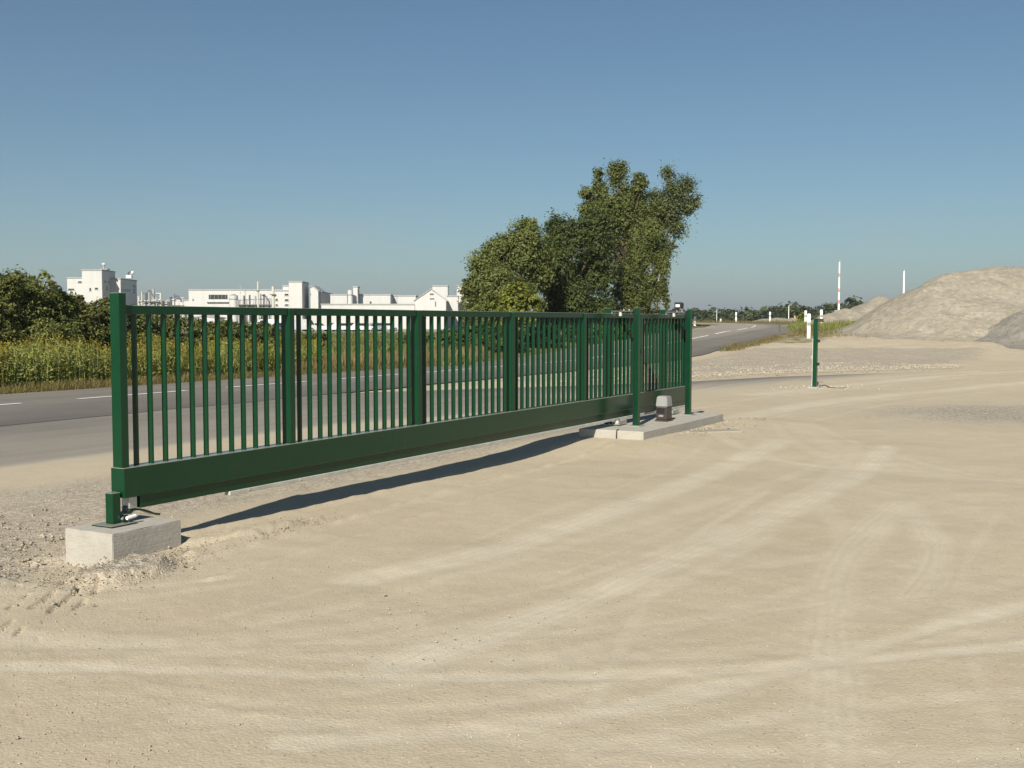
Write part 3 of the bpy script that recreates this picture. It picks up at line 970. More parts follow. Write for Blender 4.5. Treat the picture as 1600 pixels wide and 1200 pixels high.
# ------------------------------------------------------------------ loose stones
def stones(name, n, sampler, smin, smax, mat, label):
    base = np.array([(1, 0, 0), (-1, 0, 0), (0, 1, 0), (0, -1, 0), (0, 0, 1), (0, 0, -1)], float)
    tri = np.array([(0, 2, 4), (2, 1, 4), (1, 3, 4), (3, 0, 4), (2, 0, 5), (1, 2, 5), (3, 1, 5), (0, 3, 5)])
    c = np.array([sampler() for _ in range(n)])
    size = smin + (smax - smin) * RNG.random(n) ** 3
    v = base[None] * size[:, None, None] * (0.6 + 0.6 * RNG.random((n, 6, 1)))
    a = RNG.random(n) * 6.283
    ca, sa = np.cos(a)[:, None], np.sin(a)[:, None]
    vx, vy, vz = v[..., 0] * ca - v[..., 1] * sa, v[..., 0] * sa + v[..., 1] * ca, v[..., 2] * 0.7
    tilt = RNG.random((n, 1)) - 0.5
    vz = vz + vx * tilt
    V = np.stack([vx, vy, vz], -1) + c[:, None, :]
    Fc = tri[None] + (np.arange(n) * 6)[:, None, None]
    o = link_mesh(name, np_mesh(name, V.reshape(-1, 3), Fc.reshape(-1, 3)), mat)
    tag(o, label, 'gravel', kind='stuff')
    return o
def s_block():
    r = random.random()
    if r < 0.6:
        q = gs(random.gauss(MOUND[0], 0.22), random.gauss(MOUND[1], 0.13))
        return (q.x, q.y, random.uniform(0.0, 0.058))
    q = gs(random.gauss(0.7, 0.5), random.gauss(-0.43, 0.08))
    return (q.x, q.y, random.uniform(0.0, 0.045))
def s_left():
    q = gs(random.gauss(-1.2, 1.2), random.gauss(0.9, 0.8))
    return (q.x, q.y, hz(q.x, q.y) + 0.002)
def s_yard():
    r = ray(random.uniform(-60, 1660), 0)
    Y = 3.6 * (40 / 3.6) ** (random.random() ** 1.3)
    x = r.x / r.y * Y
    return (x, Y, hz(x, Y) + 0.002)
def s_slab():
    q = gs(random.uniform(7.4, 11.8), -0.72 - abs(random.gauss(0, 0.22)))
    return (q.x, q.y, 0.07)
def s_post():
    return (bp.x + random.gauss(0.1, 0.7), bp.y + random.gauss(-0.1, 0.45), 0.01)
def s_bank():
    while True:
        s = random.uniform(16, 36)
        q = gs(s, float(np.interp(s, AP_S, AP_HI)) + 0.3 + abs(random.gauss(0.5, 3.0)))
        if min((q.x - a) ** 2 + (q.y - b) ** 2 for a, b in PLAN_XY[30:130:2]) > 4.6 ** 2 and s > 19:
            return (q.x, q.y, hz(q.x, q.y) + 0.10)
stones('spoil_gravel', 4000, s_block, 0.003, 0.013, 'loose_stone', 'coarse pebbly spoil heaped against the concrete block')
stones('verge_gravel', 3500, s_left, 0.004, 0.022, 'loose_stone', 'loose grey gravel beside the asphalt apron')
stones('yard_pebbles', 7000, s_yard, 0.002, 0.0075, 'pale_stone', 'small pebbles scattered over the sandy yard')
stones('slab_gravel', 500, s_slab, 0.006, 0.03, 'loose_stone', 'stones along the edge of the long slab')
stones('post_gravel', 140, s_post, 0.012, 0.06, 'pale_stone', 'pale stones around the closing post')
stones('bank_gravel', 6500, s_bank, 0.01, 0.045, 'pale_stone', 'stones on the gravel bank beside the apron')

# ------------------------------------------------------------------ gravel heaps
def heap(name, label, ridge, slope, mat, ext, res, seed, lumpy=0.12, cap=0.9):
    """ridge: list of (x, y, z_top); the sides fall away at the slope of loose gravel"""
    xs = [r[0] for r in ridge]
    ys = [r[1] for r in ridge]
    X, Y = np.meshgrid(np.arange(min(xs) - ext, max(xs) + ext + res, res), np.arange(min(ys) - ext, max(ys) + ext + res, res))
    base = H0(X, Y)
    best = np.full(X.shape, -1e9)
    nn = 12
    pts = []
    for a, b in zip(ridge, ridge[1:]):
        for k in range(nn):
            f = k / nn
            pts.append(tuple(a[i] + (b[i] - a[i]) * f for i in range(3)))
    pts.append(ridge[-1])
    warp = fbm(X * 0.25, Y * 0.25, seed, 3) * 0.45 + fbm(X * 1.4, Y * 1.4, seed + 2, 3) * 0.18
    for (px, py, pz) in pts:
        d = np.hypot(X - px, Y - py) + warp
        d = np.sqrt(np.maximum(d, 0) ** 2 + cap ** 2) - cap
        best = np.maximum(best, pz - slope * d)
    Z = best + fbm(X * 0.9, Y * 0.9, seed + 5, 4) * lumpy + fbm(X * 4, Y * 4, seed + 9, 3) * 0.035
    # concave foot where stones roll out
    rel = Z - base
    Z = base + np.where(rel < 0.6, 0.6 * np.exp(np.clip((rel - 0.6) / 0.6, -6, 0)) - 0.06, rel)
    keep = rel > -1.6
    n, m = X.shape
    idx = np.arange(n * m).reshape(n, m)
    f = np.stack([idx[:-1, :-1], idx[:-1, 1:], idx[1:, 1:], idx[1:, :-1]], -1).reshape(-1, 4)
    kf = keep.ravel()[f].any(1)
    f = f[kf]
    used = np.unique(f)
    remap = np.full(n * m, -1)
    remap[used] = np.arange(len(used))
    V = np.stack([X, Y, Z], -1).reshape(-1, 3)[used]
    c = V.mean(0)
    c[2] = base.min()
    o = link_mesh(name, np_mesh(name, V - c, remap[f], True), mat, None, tuple(c))
    tag(o, label, 'gravel heap', 'gravel heaps in the yard')
    return o
def rp(px, py, Y):
    q = at(px, py, Y)
    return (q.x, q.y, q.z)
heap('gravel_heap', 'tall pale gravel heap with a broad rounded top', [rp(1488, 425, 61), rp(1560, 417, 62), rp(1700, 417, 63), rp(1850, 430, 64)], 0.60, 'pale_gravel', 9.5, 0.16, 5, 0.07, 0.7)
heap('gravel_heap', 'darker grey gravel heap against the foot of the tall pale heap', [rp(1648, 472, 55.5), rp(1770, 468, 56)], 0.55, 'grey_gravel', 5.5, 0.14, 15, 0.08, 0.7)
heap('gravel_heap', 'pointed gravel heap with a long low tail below the white poles', [rp(1296, 489, 74), rp(1322, 481, 75), rp(1340, 483, 75.5), rp(1360, 471, 76), rp(1377, 461, 77)], 0.46, 'pale_gravel', 8.0, 0.16, 25, 0.10, 0.25)
heap('gravel_heap', 'low pale gravel berm beyond the road bend', [rp(1196, 498, 118), rp(1215, 496, 118), rp(1240, 496, 118)], 0.5, 'pale_gravel', 4.5, 0.2, 35, 0.25, 0.3)

def s_heap():
    a = random.random()
    q = at(1310 + 290 * a + random.gauss(0, 8), 535, 53.5 + 7 * (1 - a) ** 2 + random.gauss(0, 0.8))
    return (q.x, q.y, hz(q.x, q.y) + 0.05)
stones('heap_foot_stones', 900, s_heap, 0.03, 0.14, 'pale_gravel', 'coarse stones rolled to the foot of the tall gravel heap')

# ------------------------------------------------------------------ foliage
def leaf_cloud(name, C, N, size, mat, parent=None, origin=(0, 0, 0), aspect=0.55, fold=True):
    n = len(C)
    N = N / (np.linalg.norm(N, axis=1, keepdims=True) + 1e-6)
    R_ = RNG.normal(size=(n, 3))
    T = np.cross(N, R_)
    T /= np.linalg.norm(T, axis=1, keepdims=True) + 1e-6
    B = np.cross(N, T)
    L_ = size[:, None]
    C = C - np.asarray(origin)
    V = np.stack([C - T * L_ * 0.5, C + B * L_ * aspect * 0.5 + N * L_ * 0.08, C + T * L_ * 0.5, C - B * L_ * aspect * 0.5 + N * L_ * 0.08], 1)
    Fc = (np.arange(n) * 4)[:, None] + np.arange(4)[None]
    return link_mesh(name, np_mesh(name, V.reshape(-1, 3), Fc), mat, parent)
def lobe_points(lobes, n, clump=0.22, shell=0.5, per=14, droop=0.0, sub=7):
    """leaf positions: every lobe carries smaller boughs, every bough leafy clumps"""
    boughs = []
    for l in lobes:
        c, r = np.array(l[:3]), np.array(l[3:6])
        if sub:
            for _ in range(sub):
                d = RNG.normal(size=3)
                d /= np.linalg.norm(d)
                f = 0.34 + 0.22 * RNG.random()
                boughs.append((*(c + d * r * (0.95 - f * 0.75) * (0.75 + 0.35 * RNG.random())), *(r * f)))
            boughs.append((*c, *(r * 0.6)))
        else:
            boughs.append(l)
    w = np.array([l[3] * l[4] + l[3] * l[5] for l in boughs])
    cnt = np.maximum(2, (w / w.sum() * n / per)).astype(int)
    P, Nn = [], []
    for l, k in zip(boughs, cnt):
        c, r = np.array(l[:3]), np.array(l[3:6])
        d = RNG.normal(size=(k, 3))
        d[:, 2] += 0.25
        d /= np.linalg.norm(d, axis=1, keepdims=True)
        rad = shell + (1.10 - shell) * RNG.random((k, 1)) ** 0.6
        cc = c + d * r * rad
        cr = clump * r.mean() * (0.6 + RNG.random((k, 1, 1)))
        off = RNG.normal(size=(k, per, 3)) * cr * 0.6
        off[..., 2] *= (0.75 + droop * 2.0)
        if droop:
            off[..., 2] -= droop * cr[..., 0] * 1.5
        pp = cc[:, None, :] + off
        cn = d + np.array([0, 0, 0.5]) + RNG.normal(size=(k, 3)) * 0.35
        nn = cn[:, None, :] + RNG.normal(size=(k, per, 3)) * 0.42
        P.append(pp.reshape(-1, 3))
        Nn.append(nn.reshape(-1, 3))
    return np.concatenate(P), np.concatenate(Nn)
def branchy(base, lobes, r0, bark_mat, parent, origin, lean=None):
    """tapered trunk with a limb into every lobe"""
    o = Vector(origin)
    base = Vector(base)
    top = max((Vector(l[:3]) for l in lobes), key=lambda v: v.z)
    mid = base.lerp(top, 0.45)
    mid.x += random.uniform(-0.2, 0.2)
    b = MB()
    b.tube([base - o + Vector((0, 0, -0.15)), base.lerp(mid, 0.5) - o, mid - o, mid.lerp(top, 0.5) + Vector((random.uniform(-.2, .2), 0, 0)) - o, top - o], [r0 * 1.15, r0 * 0.9, r0 * 0.7, r0 * 0.4, r0 * 0.12], 9)
    tr = b.build('trunk', bark_mat, parent, smooth=True)
    for l in lobes:
        t = Vector(l[:3])
        st = base.lerp(mid, min(1.0, max(0.35, (t.z - base.z) / (2.0 * max(0.5, mid.z - base.z)))))
        b = MB()
        m = st.lerp(t, 0.55) + Vector((random.uniform(-.15, .15), random.uniform(-.15, .15), -0.1))
        b.tube([st - o, m - o, t - o, t + (t - st) * 0.08 - o], [r0 * 0.42, r0 * 0.28, r0 * 0.16, r0 * 0.05], 6)
        b.build('limb', bark_mat, tr, smooth=True)
    return tr
def px_lobes(Y, spec):
    """spec: (px, py, rx_px, rz_px, dY)"""
    out = []
    for (px, py, rx, rz, dy) in spec:
        q = at(px, py, Y + dy)
        m = mpp(Y + dy)
        out.append((q.x, q.y, q.z, rx * m, rx * m * 0.95, rz * m))
    return out
def tree(name, label, Y, base_px, spec, n, size, mat, r0, bark_mat='bark', group=None, cat='tree', **kw):
    lob = px_lobes(Y, spec)
    bx = at(base_px, HORIZON, Y).x
    base = (bx, Y, hz(bx, Y))
    t = empty(name, base)
    tag(t, label, cat, group)
    branchy(base, lob, r0, bark_mat, t, base)
    P, Nn = lobe_points(lob, n, **kw)
    keep = P[:, 2] > base[2] + 0.05
    P, Nn = P[keep], Nn[keep]
    leaf_cloud('crown', P, Nn, size * (0.6 + 0.8 * RNG.random(len(P))), mat, t, base)
    return t
TG = 'trees beside the road'
# crowns
tree('broadleaf_tree', 'broad round-topped tree nearest the white factory', 53, 790,
     [(825, 385, 42, 44, 0), (760, 430, 40, 42, 0), (785, 405, 38, 40, 1), (735, 465, 22, 34, 0), (790, 460, 48, 44, -1), (838, 430, 34, 50, 1), (770, 495, 50, 34, 0)], 64000, 0.135, 'leaf_olive', 0.20, group=TG, shell=0.35, clump=0.32, sub=9)
tree('broadleaf_tree', 'dense dark tree in the middle of the clump with drooping lower boughs', 58, 895,
     [(890, 372, 42, 46, 0), (930, 375, 36, 44, 0), (870, 425, 40, 46, -1), (925, 430, 42, 46, 1), (890, 475, 46, 40, -1), (935, 482, 34, 30, 0), (865, 500, 36, 30, 0)], 66000, 0.135, 'leaf_deep', 0.22, group=TG, shell=0.35, clump=0.32, sub=9)
tree('poplar_tree', 'tallest tree of the clump with open forked top', 66, 985,
     [(1020, 345, 24, 30, 1), (1000, 290, 14, 20, 0), (966, 275, 15, 30, 0), (937, 287, 13, 26, 0), (955, 325, 34, 34, 0), (990, 315, 22, 34, 1), (917, 302, 13, 12, 0), (985, 360, 34, 36, 0), (925, 335, 22, 24, 0), (975, 400, 38, 40, 1), (1008, 330, 16, 26, 0), (1000, 380, 26, 30, 0), (945, 370, 26, 30, 0)], 62000, 0.14, 'leaf_olive', 0.22, group=TG, shell=0.25, clump=0.5, sub=8)
tree('aspen_tree', 'thin silvery tree leaning right with airy see-through leaves', 67, 1010,
     [(1043, 275, 12, 18, 0), (1075, 290, 15, 18, 0), (1057, 315, 22, 22, 0), (1086, 312, 10, 18, 0), (1038, 345, 16, 24, 0), (1060, 362, 16, 18, 0), (1048, 388, 10, 16, 0), (1026, 305, 14, 16, 1), (1052, 295, 18, 16, 0), (1070, 325, 16, 18, 0), (1045, 325, 18, 18, 0), (1052, 345, 16, 18, 0)], 15000, 0.135, 'leaf_silver', 0.11, group=TG, shell=0.1, clump=0.95, sub=4)
tree('birch_tree', 'weeping birch with white trunk at the end of the clump', 64, 1033,
     [(1015, 370, 30, 24, 0), (1000, 405, 30, 36, 0), (1035, 410, 17, 40, 0), (1015, 450, 22, 34, 0), (1040, 455, 8, 32, 0), (1000, 480, 18, 24, 0)], 30000, 0.12, 'leaf_olive', 0.09, 'birch_bark', group=TG, shell=0.35, clump=0.24, droop=0.55)
tree('willow_bush', 'yellow-green willow bush below the birch', 61, 980,
     [(985, 440, 26, 36, 0), (970, 475, 28, 30, 0), (1000, 480, 24, 30, 0), (1025, 492, 18, 18, 0), (960, 500, 24, 22, 0)], 22000, 0.115, 'leaf_olive', 0.07, group=TG, cat='bush')
tree('yellow_bush', 'bright yellow-green bush in front of the round-topped tree', 49, 810,
     [(808, 458, 22, 24, 0), (795, 482, 26, 24, 0), (830, 478, 22, 24, 0), (812, 500, 34, 22, 0)], 9000, 0.14, 'leaf_yellow', 0.07, cat='bush')
for (x, yt, w, Y) in ((745, 500, 34, 49), (790, 506, 30, 48), (850, 505, 34, 51), (905, 505, 34, 54), (960, 508, 30, 57), (705, 512, 22, 47)):
    tree('roadside_bush', 'low green bush under the tree clump seen through the gate bars', Y, x,
         [(x - w * 0.35, yt + 14, w * 0.6, 18, 0), (x + w * 0.4, yt + 16, w * 0.6, 18, 0), (x, yt + 30, w, 22, 0)], 4500, 0.13, 'leaf_deep', 0.05, group='bushes under the tree clump', cat='bush')

# hedge of shrubs on the far side of the road
def hedge_Y(px, p):
    # where the ray through a pixel column meets the line at distance p behind the gate
    u = (px - 800.0) / F_PX
    # world point (uY, Y): -dx*GY + dy*GX = p
    return (p - GATE0.x * GY + GATE0.y * GX) / (GX - u * GY)
HG = 'hedge shrubs across the road'
shrubs = [(-70, 414, 60), (-10, 416, 58), (45, 413, 54), (88, 436, 42), (128, 458, 42), (172, 458, 40), (218, 482, 40), (268, 488, 40), (318, 494, 38), (368, 498, 38), (415, 503, 32)]
HEDGE_LABELS = {45: 'tallest rounded shrub of the roadside hedge', 88: 'hedge shrub sloping down just left of the white factory wing',
    128: 'lower hedge shrub in front of the tall white factory tower', 172: 'hedge shrub between the factory tower and the gate end post',
    218: 'hedge shrub behind the gate bars in front of the pipe rack', 268: 'hedge shrub behind the gate bars left of the long hall',
    318: 'hedge shrub behind the gate bars below the long hall opening', 368: 'hedge shrub behind the gate bars below the storage tank',
    415: 'last low hedge shrub before the field gap behind the gate'}
for i, (x, yt, w) in enumerate(shrubs):
    Y = hedge_Y(x, 18.6)
    hgt = 545 - yt
    lob = [(x - w * 0.35, yt + hgt * 0.28, w * 0.55, hgt * 0.26, 0.3), (x + w * 0.35, yt + hgt * 0.36, w * 0.6, hgt * 0.28, -0.2),
           (x - w * 0.1, yt + hgt * 0.62, w * 0.8, hgt * 0.34, -0.5), (x + w * 0.3, yt + hgt * 0.85, w * 0.8, hgt * 0.3, -0.6), (x - w * 0.4, yt + hgt * 0.9, w * 0.7, hgt * 0.3, -0.6), (x, yt + hgt * 0.3, w * 0.4, hgt * 0.28, 0.2)]
    tall = HEDGE_LABELS.get(x) or ['tall dense olive shrub in the hedge across the road', 'waist to head high olive shrub in the hedge behind the gate bars'][x > 190]
    tree('hedge_shrub', tall, Y, x, lob, 20000 if x < 200 else 9000, 0.08, 'leaf_hedge' if i % 3 else 'leaf_olive', 0.05,
         group=HG + (' left of the gate' if x < 190 else ' behind the bars'), cat='shrub', clump=0.26, shell=0.4)
tree('scrub_bush', 'ragged green scrub bush in the field gap beyond the road', 52, 480,
     [(478, 530, 22, 16, 0), (500, 534, 18, 14, 0), (455, 532, 20, 16, 0)], 3500, 0.12, 'leaf_olive', 0.04, cat='bush')
tree('scrub_bush', 'low scrub bush beside the rusty rail in the field gap', 60, 655,
     [(650, 528, 24, 14, 0), (630, 532, 20, 12, 0), (670, 530, 18, 14, 0)], 3500, 0.12, 'leaf_olive', 0.04, cat='bush')

def blades(name, n, sampler, hmin, hmax, w, mat, label, cat, lean=0.25, tuft=None):
    base = np.array([sampler() for _ in range(n)])
    h = hmin + (hmax - hmin) * RNG.random(n) * (0.55 + 0.75 * vnoise(base[:, 0] * 0.7, base[:, 1] * 0.7, 101))
    a = RNG.random(n) * 6.283
    side = np.stack([np.cos(a), np.sin(a), np.zeros(n)], -1) * w * (0.6 + 0.8 * RNG.random((n, 1)))
    tip = base + np.stack([RNG.normal(size=n) * lean * h, RNG.normal(size=n) * lean * h, h], -1)
    midp = base * 0.45 + tip * 0.55 + np.stack([np.zeros(n), np.zeros(n), h * 0.08], -1)
    V = np.stack([base - side, base + side, midp + side * 0.8, midp - side * 0.8, midp + side * 0.8, tip + side * 0.15, tip - side * 0.15, midp - side * 0.8], 1)
    Fc = (np.arange(n * 2) * 4)[:, None] + np.arange(4)[None]
    o = link_mesh(name, np_mesh(name, V.reshape(-1, 3), Fc), mat)
    tag(o, label, cat, kind='stuff')
    return o, tip
def hedge_strip(x0, x1, p0, p1):
    def f():
        px = random.uniform(x0, x1)
        p = random.uniform(p0, p1)
        Y = hedge_Y(px, p)
        x = (px - 800.0) / F_PX * Y
        return (x, Y, hz(x, Y) - 0.02)
    return f
# flowering weeds: stems, leaves and yellow heads
_, tips = blades('weed_stems', 8000, hedge_strip(-90, 500, 16.0, 17.8), 0.35, 1.15, 0.006, 'weed_green', 'green stems of tall flowering weeds along the road', 'weeds', 0.10)
n = 70000
k = RNG.integers(0, len(tips), n)
C = tips[k] - np.stack([RNG.normal(size=n) * 0.05, RNG.normal(size=n) * 0.05, RNG.random(n) ** 0.8 * 0.62 + 0.02], -1)
tag(leaf_cloud('weed_leaves', C, RNG.normal(size=(n, 3)) + np.array([0, -0.4, 0.4]), 0.05 + 0.07 * RNG.random(n), 'weed_green', aspect=0.36), 'leaves of tall flowering weeds along the road', 'weeds', kind='stuff')
n = 24000
patch = vnoise(tips[:, 0] * 0.9, tips[:, 1] * 0.9, 66)
cand = np.where((patch > 0.42) & (RNG.random(len(tips)) < 0.75))[0]
k = cand[RNG.integers(0, len(cand), n)]
C = tips[k] + np.stack([RNG.normal(size=n) * 0.055, RNG.normal(size=n) * 0.055, 0.05 - RNG.random(n) * 0.20], -1)
tag(leaf_cloud('weed_flowers', C, RNG.normal(size=(n, 3)) + np.array([0, -0.4, 0.4]), 0.03 + 0.04 * RNG.random(n), 'weed_flower', aspect=0.6), 'yellow flower heads of tall weeds along the road', 'weeds', kind='stuff')
blades('verge_grass', 16000, hedge_strip(-90, 720, 15.05, 16.4), 0.05, 0.28, 0.006, 'turf', 'short dry grass along the far edge of the road', 'grass', 0.35)
blades('straw_grass', 15000, hedge_strip(440, 760, 15.6, 18.6), 0.2, 0.62, 0.008, 'straw', 'tall straw-coloured dry grass beyond the road', 'grass', 0.14)
def s_field():
    Y = random.uniform(38, 140)
    px = random.uniform(380, 740)
    x = (px - 800.0) / F_PX * Y
    return (x, Y, hz(x, Y) - 0.02)
blades('field_weeds', 16000, s_field, 0.15, 0.6, 0.03, 'leaf_hedge', 'rough green and brown weeds in the field gap', 'weeds', 0.3)
def s_right():
    while True:
        d = random.uniform(55, 150)
        x, y, h = plan_at(d)
        o = 3.7 + abs(random.gauss(0, 1.9))
        if y < 60:
            if random.random() < 0.6: continue
            o = 3.45 + abs(random.gauss(0, 0.45))
        if d > 112 and random.random() < 0.5: o = -3.4 - abs(random.gauss(0, 2))
        qx, qy = x + o * math.cos(h), y - o * math.sin(h)
        if qy > 49 and (qx > 5):
            return (qx, qy, hz(qx, qy) - 0.01)
blades('bank_grass', 15000, s_right, 0.06, 0.34, 0.012, 'turf', 'patchy dry grass on the road bank around the white marker posts', 'grass', 0.4)
def s_green():
    c = random.choice([(1300, 515, 66), (1320, 512, 68), (1290, 520, 63), (1335, 505, 72), (1250, 518, 66)])
    q = at(c[0] + random.gauss(0, 12), c[1], c[2] + random.gauss(0, 1.5))
    return (q.x, q.y, hz(q.x, q.y) - 0.01)
blades('bank_weeds', 3500, s_green, 0.1, 0.55, 0.014, 'weed_green', 'green weeds between marker posts and gravel heaps', 'weeds', 0.3)
tree('bank_bush', 'small bright green bush beside the white marker posts', 84, 1253,
     [(1253, 497, 7, 9, 0), (1250, 502, 6, 8, 0), (1257, 503, 6, 7, 0)], 1800, 0.13, 'leaf_yellow', 0.03, cat='bush')

# far wood on the skyline
lob = []
for x in np.arange(-120, 1750, 11):
    top = np.interp(x, [0, 700, 1090, 1110, 1150, 1240, 1300, 1330, 1370, 1480, 1800], [497, 494, 488, 485, 487, 481, 478, 470, 474, 479, 480]) + random.uniform(-4, 5)
    Y = random.uniform(340, 420)
    q = at(x, top, Y)
    r = random.uniform(9, 15) * mpp(Y)
    base = hz(q.x, Y)
    lob.append((q.x, Y, q.z - r * 0.8, r * 1.2, r, r * 0.9))
    lob.append((q.x + random.uniform(-1, 1), Y - 1, max(base + 0.8, q.z - r * 2.2), r * 1.2, r, r * 1.2))
q = at(1240, 474, 300)
lob += [(q.x, 300, q.z - 1.7, 2.3, 2.3, 1.9), (q.x, 300, q.z - 3.4, 2.6, 2.4, 1.9)]
P, Nn = lobe_points(lob, 120000, 0.3, 0.3, 10, 0.0, 0)
tag(leaf_cloud('distant_wood', P, Nn, 1.2 * (0.6 + 0.8 * RNG.random(len(P))), 'leaf_far'), 'dark green wood along the skyline', 'wood', kind='stuff')

# ------------------------------------------------------------------ marker posts, poles, barriers
def marker(px, ybase, ytop, Y, band=True, label=None, w=0.11):
    q = at(px, ybase, Y)
    g0 = hz(q.x, q.y)
    hgt = at(px, ytop, Y).z - g0
    t = empty('marker_post', (q.x, q.y, g0))
    b = MB()
    b.box(-w / 2, w / 2, -0.05, 0.05, -0.1, hgt - 0.06, 0.012)
    b.prism([(-w / 2 + 0.002, hgt - 0.06), (w / 2 - 0.002, hgt - 0.06), (w / 2 - 0.015, hgt - 0.012), (0, hgt), (-w / 2 + 0.015, hgt - 0.012)], -0.045, 0.045)
    b.build('shaft', 'white_plastic', t)
    if band:
        MB().box(-w / 2 + 0.01, w / 2 - 0.01, -0.056, -0.0505, hgt * 0.55, hgt * 0.68, 0.002).build('reflector_band', 'grey_plastic', t)
    tag(t, label, 'marker post', 'white road marker posts')
    return t
marker(1263.4, 523.7, 490, 56, label='white roadside marker post just left of the leaning green post', w=0.17)
marker(1283, 509.6, 483.6, 72, label='white marker post showing just right of the leaning green post', w=0.17)
marker(1258.5, 506, 485, 80, label='white marker post behind the small bright green bush', w=0.17)
marker(1203, 503, 487, 112, label='white marker post in front of the low gravel berm', w=0.17)
marker(1150, 502, 487.6, 120, label='white marker post on the outside of the road bend', w=0.17)
marker(1126, 505, 498, 116, False, 'short white marker stub beside the thin sign pole', 0.17)
marker(1085.5, 511, 494, 74, label='white marker post right beside the gate end on the inner verge', w=0.15)
def pole(px, ytop, Y, r, label, name='thin_pole', mat='white_plastic'):
    q = at(px, ytop, Y)
    g0 = hz(q.x, q.y)
    t = empty(name, (q.x, q.y, g0))
    tag(t, label, 'pole')
    MB().cyl((0, 0, -0.1), (0, 0, q.z - g0), r, r * 0.85, 10).build('shaft', mat, t, smooth=False)
    MB().box(-r * 1.6, r * 1.6, -r * 1.6, r * 1.6, q.z - g0, q.z - g0 + r * 1.2, 0.004).build('pole_cap', 'grey_plastic', t)
    return t
pole(1120, 484, 125, 0.06, 'thin pale sign pole on the road bend near the skyline wood', 'sign_pole', 'pale_steel')
pole(1232.5, 478, 125, 0.055, 'thin white pole rising behind the low gravel berm', 'thin_pole')
def barrier(px, ytop, Y, striped, label):
    q = at(px, ytop, Y)
    g0 = hz(q.x, q.y)
    t = empty('barrier_gate', (q.x, q.y, g0))
    tag(t, label, 'barrier', 'raised barrier arms')
    hgt = q.z - g0
    MB().box(-0.2, 0.2, 0.09, 0.45, -0.05, 1.05, 0.02).build('cabinet', 'white_plastic', t)
    MB().cyl((0, 0.06, 0.85), (0, 0.14, 0.85), 0.09, seg=12).build('hub', 'dark_steel', t)
    n = 14
    for k in range(n):
        z0, z1 = 0.7 + (hgt - 0.7) * k / n, 0.7 + (hgt - 0.7) * (k + 1) / n
        w = 0.070 - 0.025 * k / n
        if striped or k % 4:
            MB().box(-w, w, -0.045, 0.045, z0 + 0.001, z1 - 0.001, 0.004).build('arm_section', 'red_paint' if striped and k in (3, 6, 10) else 'white_plastic', t)
        else:
            MB().box(-w, w, -0.045, 0.045, z0 + 0.001, z1 - 0.001, 0.004).build('arm_section', 'white_plastic', t)
    MB().box(-0.075, 0.075, -0.055, 0.055, hgt, hgt + 0.12, 0.01).build('arm_tip', 'grey_plastic', t)
barrier(1311.6, 409, 84, True, 'raised red and white striped barrier arm behind the gravel heaps')
barrier(1412.5, 423, 84, False, 'raised plain white barrier arm behind the gravel heaps')
q = at(1242, 494, 122)
og = empty('orange_cone', (q.x, q.y, hz(q.x, q.y)))
tag(og, 'small orange cone by the low gravel berm', 'traffic cone')
MB().cyl((0, 0, 0.03), (0, 0, 0.75), 0.22, 0.05, 12).build('cone_body', 'orange_paint', og)
MB().box(-0.28, 0.28, -0.28, 0.28, 0, 0.03, 0.005).build('cone_foot', 'rubber', og)

# rusty rail in the field gap
rl = empty('rusty_rail', at(560, 544, 62).xy.to_3d(), 0.25)
tag(rl, 'low rusty rail fence crossing the field gap', 'fence')
for z in (0.16, 0.42):
    MB().box(-7.5, 6.5, -0.03, 0.03, z, z + 0.07, 0.006).build('rail', 'rust', rl)
for k in range(9):
    MB().box(-7.2 + k * 1.65, -7.08 + k * 1.65, 0.031, 0.12, -0.1, 0.55, 0.006).build('post', 'rust', rl)

# ------------------------------------------------------------------ factory
FY = 255.0
FG = 'white factory buildings'
def fx(px, Y=FY): return (px - 800.0) / F_PX * Y
def fz(py, Y=FY): return at(800, py, Y).z
def block(name, label, x0, x1, ytop, depth, Y=FY, cat='building', mat='white_cladding', windows=(), shade_windows=(), roof=True, extra=None, rz=0.035):
    X0, X1, Z1 = fx(x0, Y), fx(x1, Y), fz(ytop, Y)
    t = empty(name, ((X0 + X1) / 2, Y, 0), rz)
    tag(t, label, cat, FG)
    w = (X1 - X0) / 2
    MB().box(-w, w, 0, depth, -0.3, Z1, 0.02).build('wall', mat, t)
    if roof:
        r = MB().box(-w - 0.12, w + 0.12, -0.12, depth + 0.12, Z1 + 0.002, Z1 + 0.28, 0.03).build('roof_edge', 'roof_sheet', t)
    for (a, b, c, d) in windows:
        xa, xb, za, zb = fx(a, Y) - (X0 + X1) / 2, fx(b, Y) - (X0 + X1) / 2, fz(d, Y), fz(c, Y)
        win = MB().box(xa, xb, -0.05, -0.002, za, zb, 0.01).build('window', 'window_glass', t)
        MB().box(xa - 0.12, xb + 0.12, -0.09, -0.002, za - 0.15, za - 0.003, 0.01).build('sill', 'grey_plastic', win)
    for (d0, d1, c, d) in shade_windows:
        za, zb = fz(d, Y), fz(c, Y)
        win = MB().box(w + 0.002, w + 0.05, d0, d1, za, zb, 0.01).build('window', 'window_glass', t)
        MB().box(w + 0.002, w + 0.09, d0 - 0.1, d1 + 0.1, za - 0.15, za - 0.003, 0.01).build('sill', 'grey_plastic', win)
    return t
t = block('factory_tower', 'tall white factory tower with grey shaded side and rooftop stack', 131, 161.5, 422.8, 9.5,
      windows=[(142, 144.5, 450, 454), (150.5, 155, 449.5, 452)], shade_windows=[(2, 2.7, 438, 440.5), (4.6, 5.2, 438, 440.5), (6, 6.5, 447, 450), (3, 3.4, 446, 452)])
top = fz(422.8)
st_ = MB().cyl((0.9 * 2, 3, top + 0.28), (0.9 * 2, 3, top + 1.55), 0.22, seg=10).build('stack', 'steel_pipe', t)
